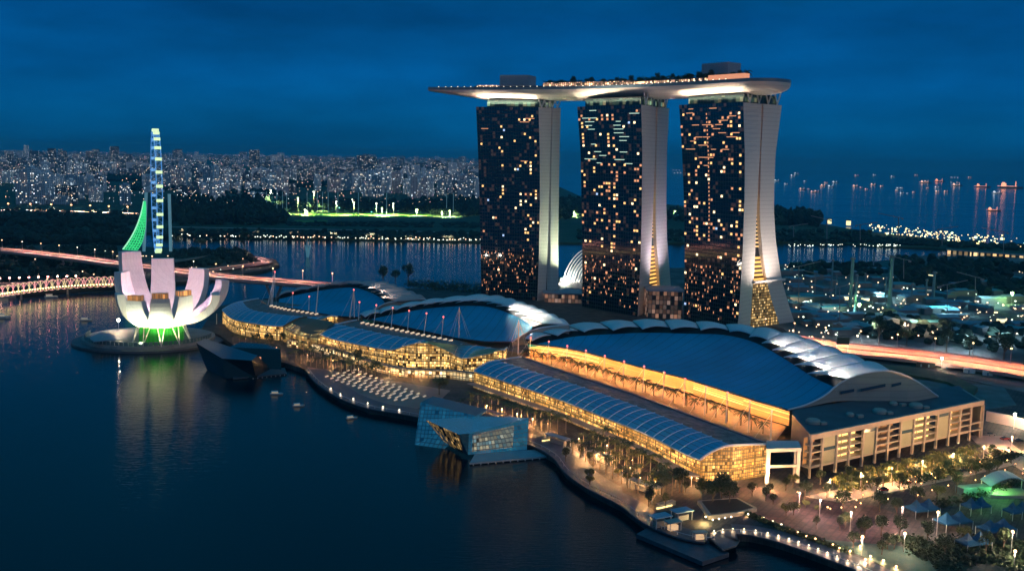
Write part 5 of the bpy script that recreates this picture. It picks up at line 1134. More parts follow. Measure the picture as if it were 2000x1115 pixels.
exp_, ep = viaduct('expressway_bridge', 'long pink lit expressway viaduct passing behind the lotus museum', 'bridge', [(-120, 483), (0, 488), (120, 500), (220, 513), (330, 527), (430, 540), (530, 548), (625, 556), (680, 562)], 19, 27, 3.6, (.12, .33, .55, .72, .86), light=(52000, (1, .5, .36)), n_lamp=16)
far_, fp = viaduct('far_bridge', 'distant lit road bridge over the basin at the upper left', 'bridge', [(-150, 411), (0, 411), (120, 413), (265, 418)], 14, 22, 3, (.2, .4, .6, .8), light=(600000, (1, .62, .42)), n_lamp=8)
hwy, hp = viaduct('highway', 'broad orange lit highway running right from the nearest tower', 'highway', [(1480, 655), (1560, 668), (1640, 680), (1740, 690), (1850, 702), (1960, 718), (2100, 742), (2300, 780)], 6, 46, 2, (), mt=mat('orange lit asphalt', (.5, .24, .16), .75, var=.12, vs=.05), light=(60000, (1, .36, .22)), n_lamp=15)  # orange lamp light put into the asphalt colour as well
tip, tp_ = viaduct('shore_road', 'lit road bending round the tip of the promontory', 'road', [(300, 532), (400, 528), (470, 520), (520, 512), (500, 504), (460, 497)], 5, 14, 1.5, (), light=(22000, (1, .5, .35)), n_lamp=9)
# lamp posts on the viaduct and highway
def far_lamp(p, h, label, group, mt=warmlamp, r_=1., pr=.25):
    th = thing('street_lamp', label, 'street lamp', p, group); g = MB(); g.tube([p, p + Vector((0, 0, h))], pr, 4); obj('pole', g, concb, th)
    g = MB(); g.box(p + Vector((0, 0, h)), (r_, r_, r_ * .8)); obj('lamp_head', g, mt, th); return th
for k_ in range(18): far_lamp(lp(ep, (k_ + .4) / 18) + Vector((0, 6, 0)), 11, nth(k_) + ' street lamp from the left on the viaduct behind the museum', 'street lamps on the viaduct', warmlamp if k_ % 3 else lampm, .8)
for k_ in range(11): far_lamp(lp(hp, (k_ + .4) / 11) + Vector((2, 22, 0)), 11, nth(k_) + ' street lamp from the left beyond the orange highway', 'street lamps along the orange highway', warmlamp, .8)
for k_ in range(10): far_lamp(lp(fp, (k_ + .5) / 10) + Vector((0, 8, 0)), 13, nth(k_) + ' lamp from the left on the distant upper left bridge', 'lamps on the distant bridge', warmlamp, 2.2, .4)
sg_ = thing('road_sign', 'dark green gantry sign over the left part of the orange highway', 'road sign', P(1645, 690, 6)); b = P(1645, 690, 6)
g = MB(); g.box(b + Vector((0, 0, 9)), (9, .4, 5)); obj('sign_board', g, mat('dark green sign', (.02, .07, .05), .4), sg_)
for x in (-4, 4): g = MB(); g.tube([b + Vector((x, .4, 0)), b + Vector((x, .4, 11))], .2, 5); obj('post', g, steel, sg_)
# helix footbridge and road bridge across the bay mouth
hx, hq = viaduct('bay_road_bridge', 'low road bridge across the bay mouth behind the footbridge', 'bridge', [(-160, 560), (0, 556), (120, 552), (240, 548)], 8, 18, 2, (.3, .6), light=(16000, (1, .55, .4)), n_lamp=7)
ft = along(smooth([P(u, v, 8) for u, v in [(-160, 592), (-40, 580), (60, 566), (140, 558), (235, 554)]], 8), 60); fb = thing('double_helix_footbridge', 'curved footbridge wrapped in a lit steel double helix at the left', 'footbridge', (ft[30].x, ft[30].y, 0))
g = MB(); g.grid([[p + Vector((0, -3, 0)), p + Vector((0, 3, 0))] for p in ft], .6); obj('walkway', g, concb, fb)
for ph, m_ in ((0, mat('pink lit steel', (.6, .4, .4), .4, emit=(1, .36, .36), es=1.1)), (math.pi, mat('yellow lit steel', (.6, .55, .35), .4, emit=(1, .75, .4), es=.8))):
    for sd in (1, -1):
        g = MB(); q = along(ft, 240); g.tube([p + Vector((0, math.cos(sd * i * .42 + ph) * 5, 2.4 + 5 * math.sin(sd * i * .42 + ph))) for i, p in enumerate(q)], .28, 4); obj('helix_tube', g, m_, fb)
g = MB()
for i, p in enumerate(along(ft, 70)): g = MB(); g.box(p + Vector((0, -5.2, .4)), (.9, .5, .9)); obj('deck_light', g, mat('yellow deck light', (.9, .8, .4), .5, emit=(1, .85, .3), es=7), fb)
for t in (.25, .5, .75): p = lp(ft, t); g = MB(); g.tube([Vector((p.x, p.y, -2)), p], 1, 8); obj('pier', g, concb, fb)

for k_ in range(15):
    p = lp(hq, .12 + .7 * k_ / 15) + Vector((0, -7, 0)); th = thing('street_lamp', nth(k_) + ' pinkish lamp from the left on the low road bridge over the bay mouth', 'street lamp', p, 'lamps on the low road bridge')
    g = MB(); g.tube([p, p + Vector((0, 0, 7))], .2, 4); obj('pole', g, concb, th); g = MB(); g.box(p + Vector((0, 0, 7)), (1.1, 1.1, .9)); obj('lamp_head', g, mat('bridge lamp ' + 'ab'[k_ % 2], (1, .8, .7), .5, emit=((1, .45, .3), (1, .28, .25))[k_ % 2], es=32), th)
# ------------------------------------------------------------------ giant wheel
wy = 1245.0; top = PY(308, 254, wy); bot = PY(303.5, 491, wy); ctr = (top + bot) / 2; ctr.z = (top.z + bot.z) / 2; WR = (top.z - bot.z) / 2
ctr.x = (top.x + bot.x) / 2
wh = thing('giant_wheel', 'tall observation wheel seen edge-on with glowing capsules', 'observation wheel', (ctr.x, wy, 3))
yaw = math.atan2(ctr.x, wy) * -1 + R(2.6)           # wheel plane almost along the line of sight
pd = Vector((-math.sin(yaw), math.cos(yaw), 0)); ax = Vector((math.cos(yaw), math.sin(yaw), 0))
whm = mat('pale blue lit rim steel', (.3, .4, .5), .4, emit=(.1, .4, 1), es=.55); capm = mat('capsule glass', (.6, .7, .5), .3, emit=(.75, 1, .5), es=1.1); capb = mat('capsule frame', (.5, .6, .6), .4, emit=(.2, .5, 1), es=.7)
def wp(a, r, o=0.): return ctr + pd * (math.cos(a) * r) + Vector((0, 0, math.sin(a) * r)) + ax * o
for o_ in (-3.2, 3.2):
    g = MB(); g.tube([wp(2 * math.pi * k_ / 56, WR - 3, o_) for k_ in range(57)], .55, 5); obj('rim', g, whm, wh)
g = MB(); q = [wp(2 * math.pi * k_ / 112, WR - 3, (-3.2, 3.2)[k_ % 2]) for k_ in range(113)]; g.tube(q, .3, 4); obj('rim_bracing', g, whm, wh)
for k_ in range(28):
    a = 2 * math.pi * (k_ + .5) / 28; c_ = wp(a, WR, 0); g = MB(); rot = Matrix.Rotation(yaw, 3, 'Z')
    g.tube([c_ - ax * 3.6, c_ - ax * 3.2, c_ + ax * 3.2, c_ + ax * 3.6], 1.7, 8); cp = obj('capsule', g, capm if pd.dot(c_ - ctr) < 0 or k_ in (6, 7) else capb, wh)
    g = MB(); g.tube([c_ - ax * 2, c_ - ax * 1.9], 2.6, 8); g.tube([c_ + ax * 1.9, c_ + ax * 2], 2.6, 8); o2 = obj('ring_mount', g, steel, wh); o2.parent = cp; o2.location = (0, 0, 0)
g = MB(); g.tube([ctr - ax * 9, ctr + ax * 9], 1.6, 10); obj('hub', g, steel, wh)
for k_ in range(16): a = 2 * math.pi * k_ / 16; g = MB(); g.tube([ctr, wp(a, WR - 3)], .14, 4); obj('spoke_cable', g, steel, wh)
towm = mat('blue lit support column', (.5, .6, .65), .4, emit=(.2, .6, .7), es=.18)
for (u0, v0, u1, v1) in ((285.5, 376, 281, 491), (330.5, 379, 333.5, 491)):
    g = MB(); g.tube([PY(u0, v0, wy), PY(u1, v1, wy)], 1.9, 10); obj('support_column', g, towm, wh)
base_ = thing('wheel_terminal', 'long lit terminal building at the foot of the giant wheel', 'building', P(350, 505))
g = MB(); rows = [[P(u, v, 3), P(u, v, 12), P(u, v, 12) + Vector((6, 30, 2))] for u, v in [(280, 513), (300, 515), (330, 514), (360, 510), (385, 506)]]; g.grid(rows); obj('walls', g, grid_mat('terminal glass', (.2, .13, .08), (5, 3.5), (.8, .7), (.3, .15, .08), .5, (1, .5, .3), .7, cold=(1, .8, .5)), base_)
# green lit net sail
nt_ = thing('green_net_sail', 'curved sail-like green lit lattice left of the giant wheel', 'lattice sail', PY(258, 489, 1100)); nt_.location.z = 10
lft = [(281, 393), (277, 412), (271, 432), (262, 453), (251, 472), (240, 487)]; rgt = [(284.5, 394), (285, 415), (284, 440), (281, 460), (276, 476), (268, 489)]
Lp = along(smooth([PY(u, v, 1100) for u, v in lft], 4), 19); Rp = along(smooth([PY(u, v, 1080) for u, v in rgt], 4), 19); gm = mat('green lit cable', (.2, .6, .3), .5, emit=(.05, .8, .25), es=.9)
g = MB()
for i in range(19):
    g.tube([Lp[i], Rp[i]], .35, 4)
for s_ in (0, .2, .4, .6, .8, 1): g.tube([Lp[i].lerp(Rp[i], s_) for i in range(19)], .4, 4)
for i in range(0, 18): g.tube([Lp[i].lerp(Rp[i], (i % 3) / 3), Lp[i + 1].lerp(Rp[i + 1], (i % 3 + 1) / 3)], .3, 4)
obj('cable_net', g, gm, nt_)
g = MB(); g.tube(Lp, .8, 6); obj('edge_tube', g, mat('white green edge', (.6, .8, .6), .5, emit=(.4, 1, .6), es=.9), nt_)
g = MB(); g.grid([[a + Vector((0, 1, 0)), b_ + Vector((0, 1, 0))] for a, b_ in zip(Lp, Rp)]); obj('mesh_panel', g, mat('green mesh panel', (.02, .25, .1), .6, emit=(.02, .5, .2), es=.22), nt_)

# ------------------------------------------------------------------ distant city
def blk_mat(k_, wall, lit):
    return grid_mat('apartment wall ' + 'abcdef'[k_], wall, (4.2, 3.4), (.45, .5), (.05, .07, .1), lit, (1, .72, .42), 3.4, seed=k_ * 3., cold=(.7, .9, 1))
BM = [blk_mat(0, (.8, .86, .9), .14), blk_mat(1, (.4, .5, .58), .12), blk_mat(2, (.7, .6, .6), .12), blk_mat(3, (.12, .16, .2), .12)]
def block_proto(kind, k_):
    b = MB()
    if kind == 'slab':
        n_ = 5
        for i in range(n_): b.box(((i - 2) * 13.2, (i % 2) * 3, 25), (13, 14, 50 - (i % 2) * 3))
        b.box((0, 6, 27), (8, 8, 54))
    elif kind == 'point':
        b.box((0, 0, 32), (15, 22, 64)); b.box((0, 0, 31), (26, 11, 62)); b.box((0, 0, 34), (7, 7, 68))
    elif kind == 'low':
        b.box((0, 0, 10), (60, 16, 20)); b.box((20, 12, 8), (16, 12, 16)); b.box((-10, 0, 11.5), (10, 6, 23))
    elif kind == 'twin':
        for x in (-15, 15): b.box((x, 0, 29), (18, 16, 58)); b.box((x, 0, 31), (6, 6, 62))
        b.box((0, 0, 10), (14, 10, 20))
    elif kind == 'comb':
        for i in range(4): b.box((i * 17 - 25, 0, 28), (9, 15, 56 + (i % 2) * 4)); 
        b.box((0, 1, 26), (64, 9, 52))
    return b.mesh(kind + '_block', BM[k_], (0, 0, 0))
BP = {(kd, k_): block_proto(kd, k_) for kd in ('slab', 'point', 'low', 'twin', 'comb') for k_ in range(4)}
KW = {'slab': 'slab', 'point': 'slender', 'low': 'low', 'twin': 'twin-towered', 'comb': 'ribbed'}; CW = ['pale blue-grey', 'grey', 'pinkish', 'dark']
r = random.Random(21); placed = []
def city_z(u, v, k):                      # skyline rows
    return P(u, v, 2.5)
def put_block(u, v, kd, k_, s_, label, group):
    p = P(u, v, 2.5); o = bpy.data.objects.new('apartment_block', BP[(kd, k_)]); col.objects.link(o); o.location = p; o.scale = s_; o.rotation_euler = (0, 0, r.uniform(-.5, .5)); tag(o, label, 'apartment block', group)
# named landmark blocks
for i, (u, v, kd, k_, s_, lb) in enumerate([(740, 377, 'comb', 0, (1.5, 1, 1.45), 'tall pale ribbed block, left half of the twin ribbed pair behind the floodlit field'), (705, 376, 'comb', 0, (1, 1, 1.3), 'pale ribbed block just left of the twin ribbed pair'), (765, 377, 'comb', 2, (1.0, 1, 1.4), 'pinkish ribbed block at the right of the twin ribbed pair'),
        (812, 375, 'comb', 0, (1., 1, 1.3), 'pale ribbed block standing alone right of the ribbed pair'), (620, 372, 'point', 0, (1, 1, .9), 'slender pale block left of the ribbed group'), (430, 395, 'point', 0, (1, 1, .9), 'pale slender block right of the giant wheel'), (410, 398, 'twin', 0, (.9, 1, .9), 'pale twin-towered block right of the giant wheel'),
        (368, 400, 'comb', 3, (.9, 1, .85), 'dark ribbed block just right of the giant wheel'), (188, 394, 'slab', 0, (.5, 1, .8), 'pale slab block at left above the far bridge'), (130, 398, 'comb', 3, (.9, 1, .8), 'dark ribbed block at the left above the far bridge'), (245, 400, 'point', 1, (1, 1, .8), 'slender grey block left of the giant wheel'),
        (500, 386, 'low', 0, (.8, 1, .8), 'low white building on the wooded hill right of the wheel')]): put_block(u, v, kd, k_, s_, lb, None)
clu = [(r.uniform(-40, 960), r.uniform(345, 400)) for _ in range(30)]
for n_ in range(288):
    cu, cv = clu[n_ % 30]; v = cv + r.gauss(0, 4); u = cu + r.gauss(0, 22)
    if v > 382 and (430 < u): v = r.uniform(352, 378)
    kd = r.choices(('slab', 'point', 'low', 'twin', 'comb'), (5, 5, 3, 3, 4))[0]; k_ = r.choices((0, 1, 2, 3), (4, 4, 2, 2))[0]; hh = r.choice((.6, .8, .95, 1.1, 1.3)) * r.uniform(.9, 1.1)
    put_block(u, v + (u - 400) * .012, kd, k_, (r.uniform(.7, 1.1), 1, hh), f'{CW[k_]} {KW[kd]} apartment block among the crowded distant city on the left', f'{CW[k_]} {KW[kd]} blocks of the distant city')
b = MB(); lt = MB()
for n_ in range(4600):
    v = lerp(350, 302, r.random() ** .8); u = r.uniform(-150, 1080); v2 = v + (u - 400) * .018
    if math.sin(u * .021 + v * .31) + math.sin(u * .047 - v * .17 + 2) + .9 * math.sin(u * .009 + 1) < -.7 and v > 312: continue
    p = P(u, max(v2, 303 + (u - 400) * .018), 2.5); sc_ = 1 + p.y / 9000; h = r.uniform(15, 60) * (r.uniform(1.5, 2.6) if r.random() < .07 else 1); b.m = r.choice((1, 3, 3, 3, 3, 3, 0, 2)); b.box((p.x, p.y, 2.5 + h / 2), (r.uniform(14, 45) * sc_, 14, h), r.uniform(-.6, .6))
obj('distant_city', b, BM, kind='stuff')
# street and rooftop lights of the far city
lm_ = [mat('city light white', (1, 1, 1), .5, emit=(.8, .95, 1), es=3.2), mat('city light warm', (1, 1, 1), .5, emit=(1, .6, .32), es=4.5), mat('city light pink', (1, 1, 1), .5, emit=(1, .5, .5), es=3.)]
b = MB()
for n_ in range(1700):
    v = lerp(400, 300, r.random() ** .6); u = r.uniform(-150, 1000); v2 = max(v + (u - 400) * .014, 303 + (u - 400) * .018); zz = r.choice((8, 20, 35, 50)); p = P(u, v2, zz); s_ = (p.y / 2000) * r.uniform(.35, .9); b.m = r.choice((0, 1, 1, 2)); b.box(p, (s_, s_, s_))
obj('city_lights', b, lm_, kind='stuff')
# woods
fm = mat('distant woodland', (.012, .03, .02), .9, var=.5, vs=.01)
def woods(name, px, n_, hr, seed, z=2.5, sz=9., s0=.0):
    rr_ = random.Random(seed); g = MB(); A_, B_, C_, D_ = [P(u, v, z) for u, v in px]
    for _ in range(n_):
        s_, t = rr_.random(), rr_.random(); p = A_.lerp(B_, s_).lerp(D_.lerp(C_, s_), t); h = rr_.uniform(*hr); w = rr_.uniform(.7, 1.3) * sz; k_ = 6
        vs_ = [p + Vector((rr_.gauss(0, .2) * w, rr_.gauss(0, .2) * w, h))]
        for lv, (rad, zz) in enumerate(((.55, .88), (.95, .6), (.8, .25), (.3, 0))):
            for j in range(k_): a = 6.28 * j / k_ + lv; q = rad * rr_.uniform(.7, 1.25); vs_.append(p + Vector((math.cos(a) * w * q, math.sin(a) * w * q, h * zz * rr_.uniform(.85, 1.12))))
        fs_ = [(0, 1 + j, 1 + (j + 1) % k_) for j in range(k_)] + [(1 + l_ * k_ + j, 1 + (l_ + 1) * k_ + j, 1 + (l_ + 1) * k_ + (j + 1) % k_, 1 + l_ * k_ + (j + 1) % k_) for l_ in range(3) for j in range(k_)]
        g.mesh_add(vs_, fs_)
    return obj(name, g, fm, kind='stuff')
woods('woodland', [(330, 432), (560, 438), (560, 408), (330, 404)], 300, (9, 20), 1); woods('woodland', [(540, 414), (960, 416), (960, 402), (540, 399)], 500, (10, 22), 21); woods('low_scrub', [(560, 441), (960, 446), (960, 436), (560, 434)], 300, (1.5, 4), 22, sz=6); woods('hill_wood', [(330, 440), (540, 440), (520, 400), (330, 402)], 420, (16, 34), 2)
woods('woodland', [(820, 420), (1130, 430), (1130, 395), (820, 395)], 400, (14, 26), 3); woods('east_wood', [(1090, 425), (1530, 440), (1600, 438), (1090, 398)], 420, (10, 26), 4)
woods('point_wood', [(1500, 438), (1600, 444), (1600, 432), (1500, 418)], 160, (18, 34), 5); woods('shore_wood', [(300, 462), (960, 470), (960, 458), (300, 452)], 420, (4, 9), 6, sz=6)
woods('bank_wood', [(1130, 472), (1700, 474), (1700, 455), (1130, 452)], 420, (4, 10), 7, sz=6); woods('promontory_trees', [(-60, 560), (225, 545), (225, 488), (-60, 492)], 260, (6, 13), 8, sz=6); woods('promontory_trees', [(330, 528), (500, 512), (470, 494), (340, 496)], 150, (6, 11), 9, sz=5)
woods('garden_trees', [(1740, 560), (2080, 600), (2080, 520), (1740, 512)], 260, (8, 16), 10, sz=8); woods('garden_trees', [(1540, 540), (1720, 540), (1720, 522), (1540, 518)], 70, (6, 11), 11, sz=7); woods('site_trees', [(1660, 660), (2050, 700), (2050, 650), (1660, 620)], 90, (5, 10), 12, sz=5)
woods('city_park', [(-60, 352), (330, 356), (330, 344), (-60, 340)], 160, (14, 26), 31, sz=22); woods('city_park', [(560, 366), (960, 374), (960, 362), (560, 356)], 200, (10, 22), 32, sz=16); woods('city_park', [(250, 372), (560, 384), (560, 372), (250, 362)], 160, (10, 20), 33, sz=14)
woods('basin_trees', [(-60, 476), (260, 476), (260, 462), (-60, 455)], 160, (8, 18), 13, sz=8); woods('bridge_side_trees', [(-60, 445), (260, 448), (260, 425), (-60, 420)], 200, (8, 20), 14, sz=9); woods('barrage_shore_trees', [(1660, 474), (2060, 494), (2060, 484), (1660, 464)], 200, (4, 8), 15, sz=7)
# hill silhouettes of the far shore near the tower gaps
# shore path lights, golf lights
b = MB()
for n_ in range(150):
    t = n_ / 150; u = 330 + 640 * t + r.uniform(-3, 3); v = 458 + 10 * t + r.uniform(-2.5, 2.5); p = P(u, v, 5); b.m = r.choice((0, 0, 1)); b.box(p, (1.3, 1.3, 1.3))
for n_ in range(60):
    u = r.uniform(1540, 1760); p = P(u, r.uniform(477, 481) , 4); b.m = 0; b.box(p, (1., 1., 1.))
for n_ in range(70):
    u = r.uniform(0, 480); v = r.uniform(490, 545) if u < 225 or u > 340 else 500; p = P(u, v, 6); b.m = r.choice((0, 1, 1)); b.box(p, (.9, .9, .9))
obj('path_lights', b, [mat('path light white', (1, 1, 1), .5, emit=(.9, 1, .8), es=2.6), mat('path light warm', (1, 1, 1), .5, emit=(1, .6, .35), es=3.6)], kind='stuff')
b = MB(); pth = [P(u, v, 3) for u, v in [(330, 443), (500, 446), (760, 450), (940, 456)]]; b.grid([[p + Vector((0, -4, 0)), p + Vector((0, 4, 0))] for p in along(pth, 20)], .3); obj('coast_path', b, mat('pinkish lit path', (.6, .45, .4), .6, emit=(1, .6, .45), es=.25) if False else mat('coast path', (.5, .4, .36), .6), kind='structure')
for u in range(350, 940, 75): lamp('SPOT', 'path_glow', P(u, 443 + (u - 330) * .021, 14), 60000, (1, .6, .45), 1, rot=(0, 0, 0), spot=R(130))
fieldg = mat('field lamp green', (1, 1, 1), .5, emit=(.7, 1, .4), es=7); fieldw = mat('field lamp white', (1, 1, 1), .5, emit=(1, 1, .75), es=7)
fieldm = mat('floodlit turf', (.12, .3, .06), .9, var=.3, vs=.01)
b = MB(); b.prism([P(u, v, 2.7) for u, v in [(570, 421), (620, 424), (780, 425), (880, 420), (840, 416), (700, 416), (600, 416)]], 2.5, 2.8); obj('driving_range', b, fieldm, kind='structure')
b = MB(); b.prism([P(u, v, 2.7) for u, v in [(575, 434), (640, 433), (640, 430), (575, 430)]], 2.5, 2.8); obj('putting_green', b, fieldm, kind='structure')
for i, (u, v, h, s_, cg) in enumerate([(529, 408, 45, 4, 1), (582, 418, 36, 4, 0), (613, 412, 45, 4.5, 1), (596, 421, 12, 4, 1), (657, 420, 30, 3.5, 1), (691, 420, 28, 4.5, 0), (735, 420, 26, 4, 1), (746, 422, 18, 3.5, 0), (768, 420, 26, 3.5, 1), (814, 422, 14, 6, 0), (863, 424, 12, 4, 0), (878, 424, 14, 4, 0), (1100, 424, 12, 5, 1), (1120, 424, 12, 6, 0), (1318, 424, 14, 5, 0), (688, 405, 20, 3, 1)]):
    p = P(u, v, 3); th = thing('floodlight_mast', nth(i) + ' floodlight mast from the left over the far sports field', 'floodlight', p, 'floodlight masts on the far shore'); g = MB(); g.tube([p, p + Vector((0, 0, h))], .6, 4); obj('pole', g, mat('dark pole', (.05, .06, .06), .7), th)
    g = MB(); g.box(p + Vector((0, 0, h)), (s_ * .8, s_ * .4, s_ * .5)); obj('lamp_panel', g, (fieldg, fieldw)[cg], th); lamp('SPOT', 'field_light', p + Vector((0, -4, h - 2)), 1500000, (.85, 1, .4), 2, target=p + Vector((0, 5, 0)), parent=th, spot=R(115), blend=.6)
th = thing('stadium_floodlight', 'dazzling green-white stadium light at the far left of the city', 'floodlight', P(45, 362, 3)); g = MB(); g.tube([P(45, 362, 3), P(45, 362, 40)], 1, 4); obj('mast', g, steel, th); g = MB(); g.box(PY(45, 356, P(45, 362, 3).y), (26, 8, 16)); obj('lamp_panel', g, fieldg, th)
for i, u in enumerate((521, 541, 552, 560, 600, 620, 630, 641, 660, 700, 755, 872, 885)):
    p = P(u, 421, 3); g = MB(); g.tube([p, p + Vector((0, 0, 52))], .5, 4); obj('net_pole', g, towm, label=nth(i) + ' tall thin net pole from the left beside the sports field', cat='pole', group='net poles of the driving range')
# ------------------------------------------------------------------ right shore: barrage, cranes, ships
b = MB()
brl = along([P(u, v, 4) for u, v in [(1690, 452), (1760, 458), (1850, 468), (2010, 482), (2100, 490)]], 130)
for i, p in enumerate(brl):
    for q in range(2 if i < 80 else 1):
        s_ = r.uniform(.8, 2.0) * (1.8 if r.random() < .12 else 1); b.m = r.choice((0, 1, 1)); pp2 = p + Vector((r.uniform(-14, 14), r.uniform(-90, 10), r.uniform(0, 16))); b.box(pp2, (s_, s_, s_))
obj('barrage_lights', b, [mat('shore light green white', (1, 1, 1), .5, emit=(.8, 1, .5), es=3), mat('shore light warm', (1, 1, 1), .5, emit=(1, .72, .3), es=3)], kind='stuff')
brg = thing('barrage', 'low lit barrage bridge with pale piers at the right edge', 'barrage', P(1930, 498, 0)); 
q = [P(u, v, 8) for u, v in [(1850, 487), (1900, 491), (2000, 498), (2100, 503)]]; g = MB(); g.grid([[p, p + Vector((4, 14, 0))] for p in along(q, 20)], 1.5); obj('bridge_deck', g, concb, brg)
g = MB(); g.grid([[p - Vector((0, 0, 1.5)), Vector((p.x, p.y, .5))] for p in along(q, 20)]); obj('gate_wall', g, grid_mat('amber lit barrage wall', (.2, .12, .06), (9, 30), (.6, .99), (.4, .22, .1), .9, (1, .55, .2), .9, cold=(1, .7, .35)), brg)
for i, (u, v, w, lb) in enumerate([(1565, 431, 20, 'yellow lit house by the wooded point at the right'), (1592, 436, 8, 'tiny lit house right of the wooded point'), (1620, 437, 5, 'single bright shore lamp house right of the point'), (1657, 440, 6, 'shore lamp house left of the barrage lights')]):
    p = P(u, v, 3); th = thing('shore_house', lb, 'house', p); g = MB(); g.box(p + Vector((0, 0, 5)), (w * 1.2, 10, 10)); obj('walls', g, mat('yellow lit wall', (.6, .5, .3), .5, emit=(1, .85, .4), es=1.6), th); g = MB(); g.box(p + Vector((0, 0, 11)), (w * 1.4, 12, 1.6)); obj('roof', g, dark, th)
hullc = mat('ship hull', (.05, .05, .07), .5); shl = [mat('deck light warm', (1, 1, 1), .5, emit=(1, .62, .38), es=1.7), mat('deck light white', (1, 1, 1), .5, emit=(.85, 1, 1), es=1.3), mat('deck light orange', (1, 1, 1), .5, emit=(1, .35, .15), es=2.2)]
def ship_proto(k_):
    g = MB(); g.prism([(-50, -6), (40, -7), (55, 0), (40, 7), (-50, 6)], 0, 8); h_ = g.mesh('hull', hullc, (0, 0, 0))
    g = MB(); g.box((-36, 0, 15), (16, 12, 14)); g.box((-38, 0, 24), (8, 8, 5)); s_ = g.mesh('superstructure', shl[k_], (0, 0, 0))
    g = MB(); g.box((-20, 0, 9.5), (90, 3, 1.6)); g.box((20, 0, 20), (2, 2, 22)); d = g.mesh('deck_lights', shl[(k_ + (k_ == 1)) % 3 if k_ != 1 else 1], (0, 0, 0)); return h_, s_, d
SP = [ship_proto(k_) for k_ in range(3)]; CN = ['warm lit', 'white lit', 'orange lit']
def ship(u, v, k_, s_, label, group=None):
    p = P(u, v, 0); th = thing('anchored_ship', label, 'ship', p, group); th.scale = (s_,) * 3; th.rotation_euler = (0, 0, r.uniform(-.4, .4))
    for nm, me in zip(('hull', 'superstructure', 'deck_lights'), SP[k_]): o = bpy.data.objects.new(nm, me); col.objects.link(o); o.parent = th
ship(1942, 412, 2, .42, 'nearest orange lit ship, low in the sea at the right'); ship(1975, 368, 2, 1.5, 'long orange lit ship near the right edge'); ship(1920, 366, 2, .9, 'orange lit ship left of the long one at the right'); ship(1836, 355, 2, .9, 'orange lit ship high in the middle right anchorage'); ship(1808, 358, 0, .8, 'warm lit ship left of the high orange one')
ship(1870, 363, 0, .7, 'warm lit ship between the two right orange ships'); ship(1948, 378, 1, .5, 'white lit ship below the long orange one')
for n_ in range(40):
    u = r.uniform(1512, 1900); v = r.choice((r.uniform(340, 345), r.uniform(352, 364), r.uniform(364, 378))) + (u - 1600) * .012
    if u < 1560: v = min(v, 366)
    k_ = r.choice((0, 1, 1, 0)); ship(u, v, k_, r.uniform(.10, .26) * (1 + (380 - v) / 25), f'small {CN[k_]} ship among the crowded anchorage on the horizon', f'{CN[k_]} ships in the anchorage')
for n_ in range(6): ship(1316 + n_ * 3, 333 + n_ % 2 * 5, 1, .3, 'tiny white lit ship seen between the middle and right towers', 'ships between the towers')
# ------------------------------------------------------------------ gardens under construction
sup = [(1622, 592, 506, 1.7), (1660, 600, 502, 3.4), (1669, 612, 535, 2.2), (1705, 528, 492, 2.0), (1736, 608, 498, 3.8), (1728, 590, 540, 1.6), (1808, 580, 545, 2.0), (1822, 584, 530, 3.0), (1646, 520, 505, 1.6), (1689, 560, 533, 1.4), (1632, 575, 538, 1.2), (1780, 590, 552, 1.6)]
for i, (u, vb, vt, w) in enumerate(sup):
    b0 = P(u, vb, 3); t0 = PY(u, vt, b0.y); th = thing('supertree_trunk', nth(i) + ' unfinished tall pale concrete tree trunk in the garden site', 'tower', b0, 'unfinished garden tower trunks')
    g = MB(); w *= .62; g.lathe(b0, [(w, 0), (w * .8, (t0.z - 3) * .3), (w * .72, (t0.z - 3) * .9), (w * .9, t0.z - 3), (0, t0.z - 2.9)], 12); obj('core', g, mat('pale blue concrete', (.16, .3, .34), .6), th)
    g = MB(); g.lathe(b0 + Vector((0, 0, t0.z - 5)), [(w * 1.3, 0), (w * 1.3, 1.2), (w * .8, 1.3)], 12); obj('collar', g, concb, th)
for i, (u, vb, vt, jx) in enumerate([(1560, 600, 520, 30), (1592, 585, 533, -24), (1640, 640, 560, 26), (1765, 560, 505, -30), (1850, 620, 555, 28), (1905, 600, 540, -26), (1550, 470, 440, 20), (1615, 472, 428, -22), (1680, 474, 438, 24), (1755, 476, 424, -28), (1840, 480, 446, 22), (1960, 500, 452, -30)]):
    b0 = P(u, vb, 3); t0 = PY(u, vt, b0.y); hh = t0.z; jl = jx * b0.y / 1400; sg = 1 if jl > 0 else -1; th = thing('tower_crane', nth(i) + ' thin dark crane of the garden site and shore, counted near to far', 'crane', b0, 'thin cranes on the right')
    k_ = b0.y / 1000; g = MB(); g.tube([b0, t0], .45 * k_, 4); obj('mast', g, concb, th); g = MB(); g.tube([t0 - Vector((sg * 7, 0, 2)), t0 + Vector((jl, 0, hh * .12))], .35 * k_, 4); obj('jib', g, concb, th); g = MB(); g.box(t0 - Vector((sg * 7, 0, 3)), (3, 2, 2)); obj('counterweight', g, concb, th)
cs = thing('glass_conservatory', 'ribbed white shell conservatory seen between the left and middle towers', 'conservatory', P(1130, 560))
for k_ in range(8):
    s_ = k_ / 7; base_p = PY(lerp(1098, 1150, s_ * .7), lerp(553, 560, s_), 1130); apex = PY(1146 + 26 * s_, 488 + 30 * s_, 1150); g = MB()
    pts = [base_p, base_p.lerp(apex, .35) + Vector((-3, 0, 6)), base_p.lerp(apex, .7) + Vector((-1, 0, 8)), apex + Vector((4, 0, 3))]
    g.tube(smooth(pts, 5), .7, 5); obj('arch_rib', g, mat('white shell rib', (.8, .8, .78), .4, emit=(1, .9, .8), es=.12), cs)
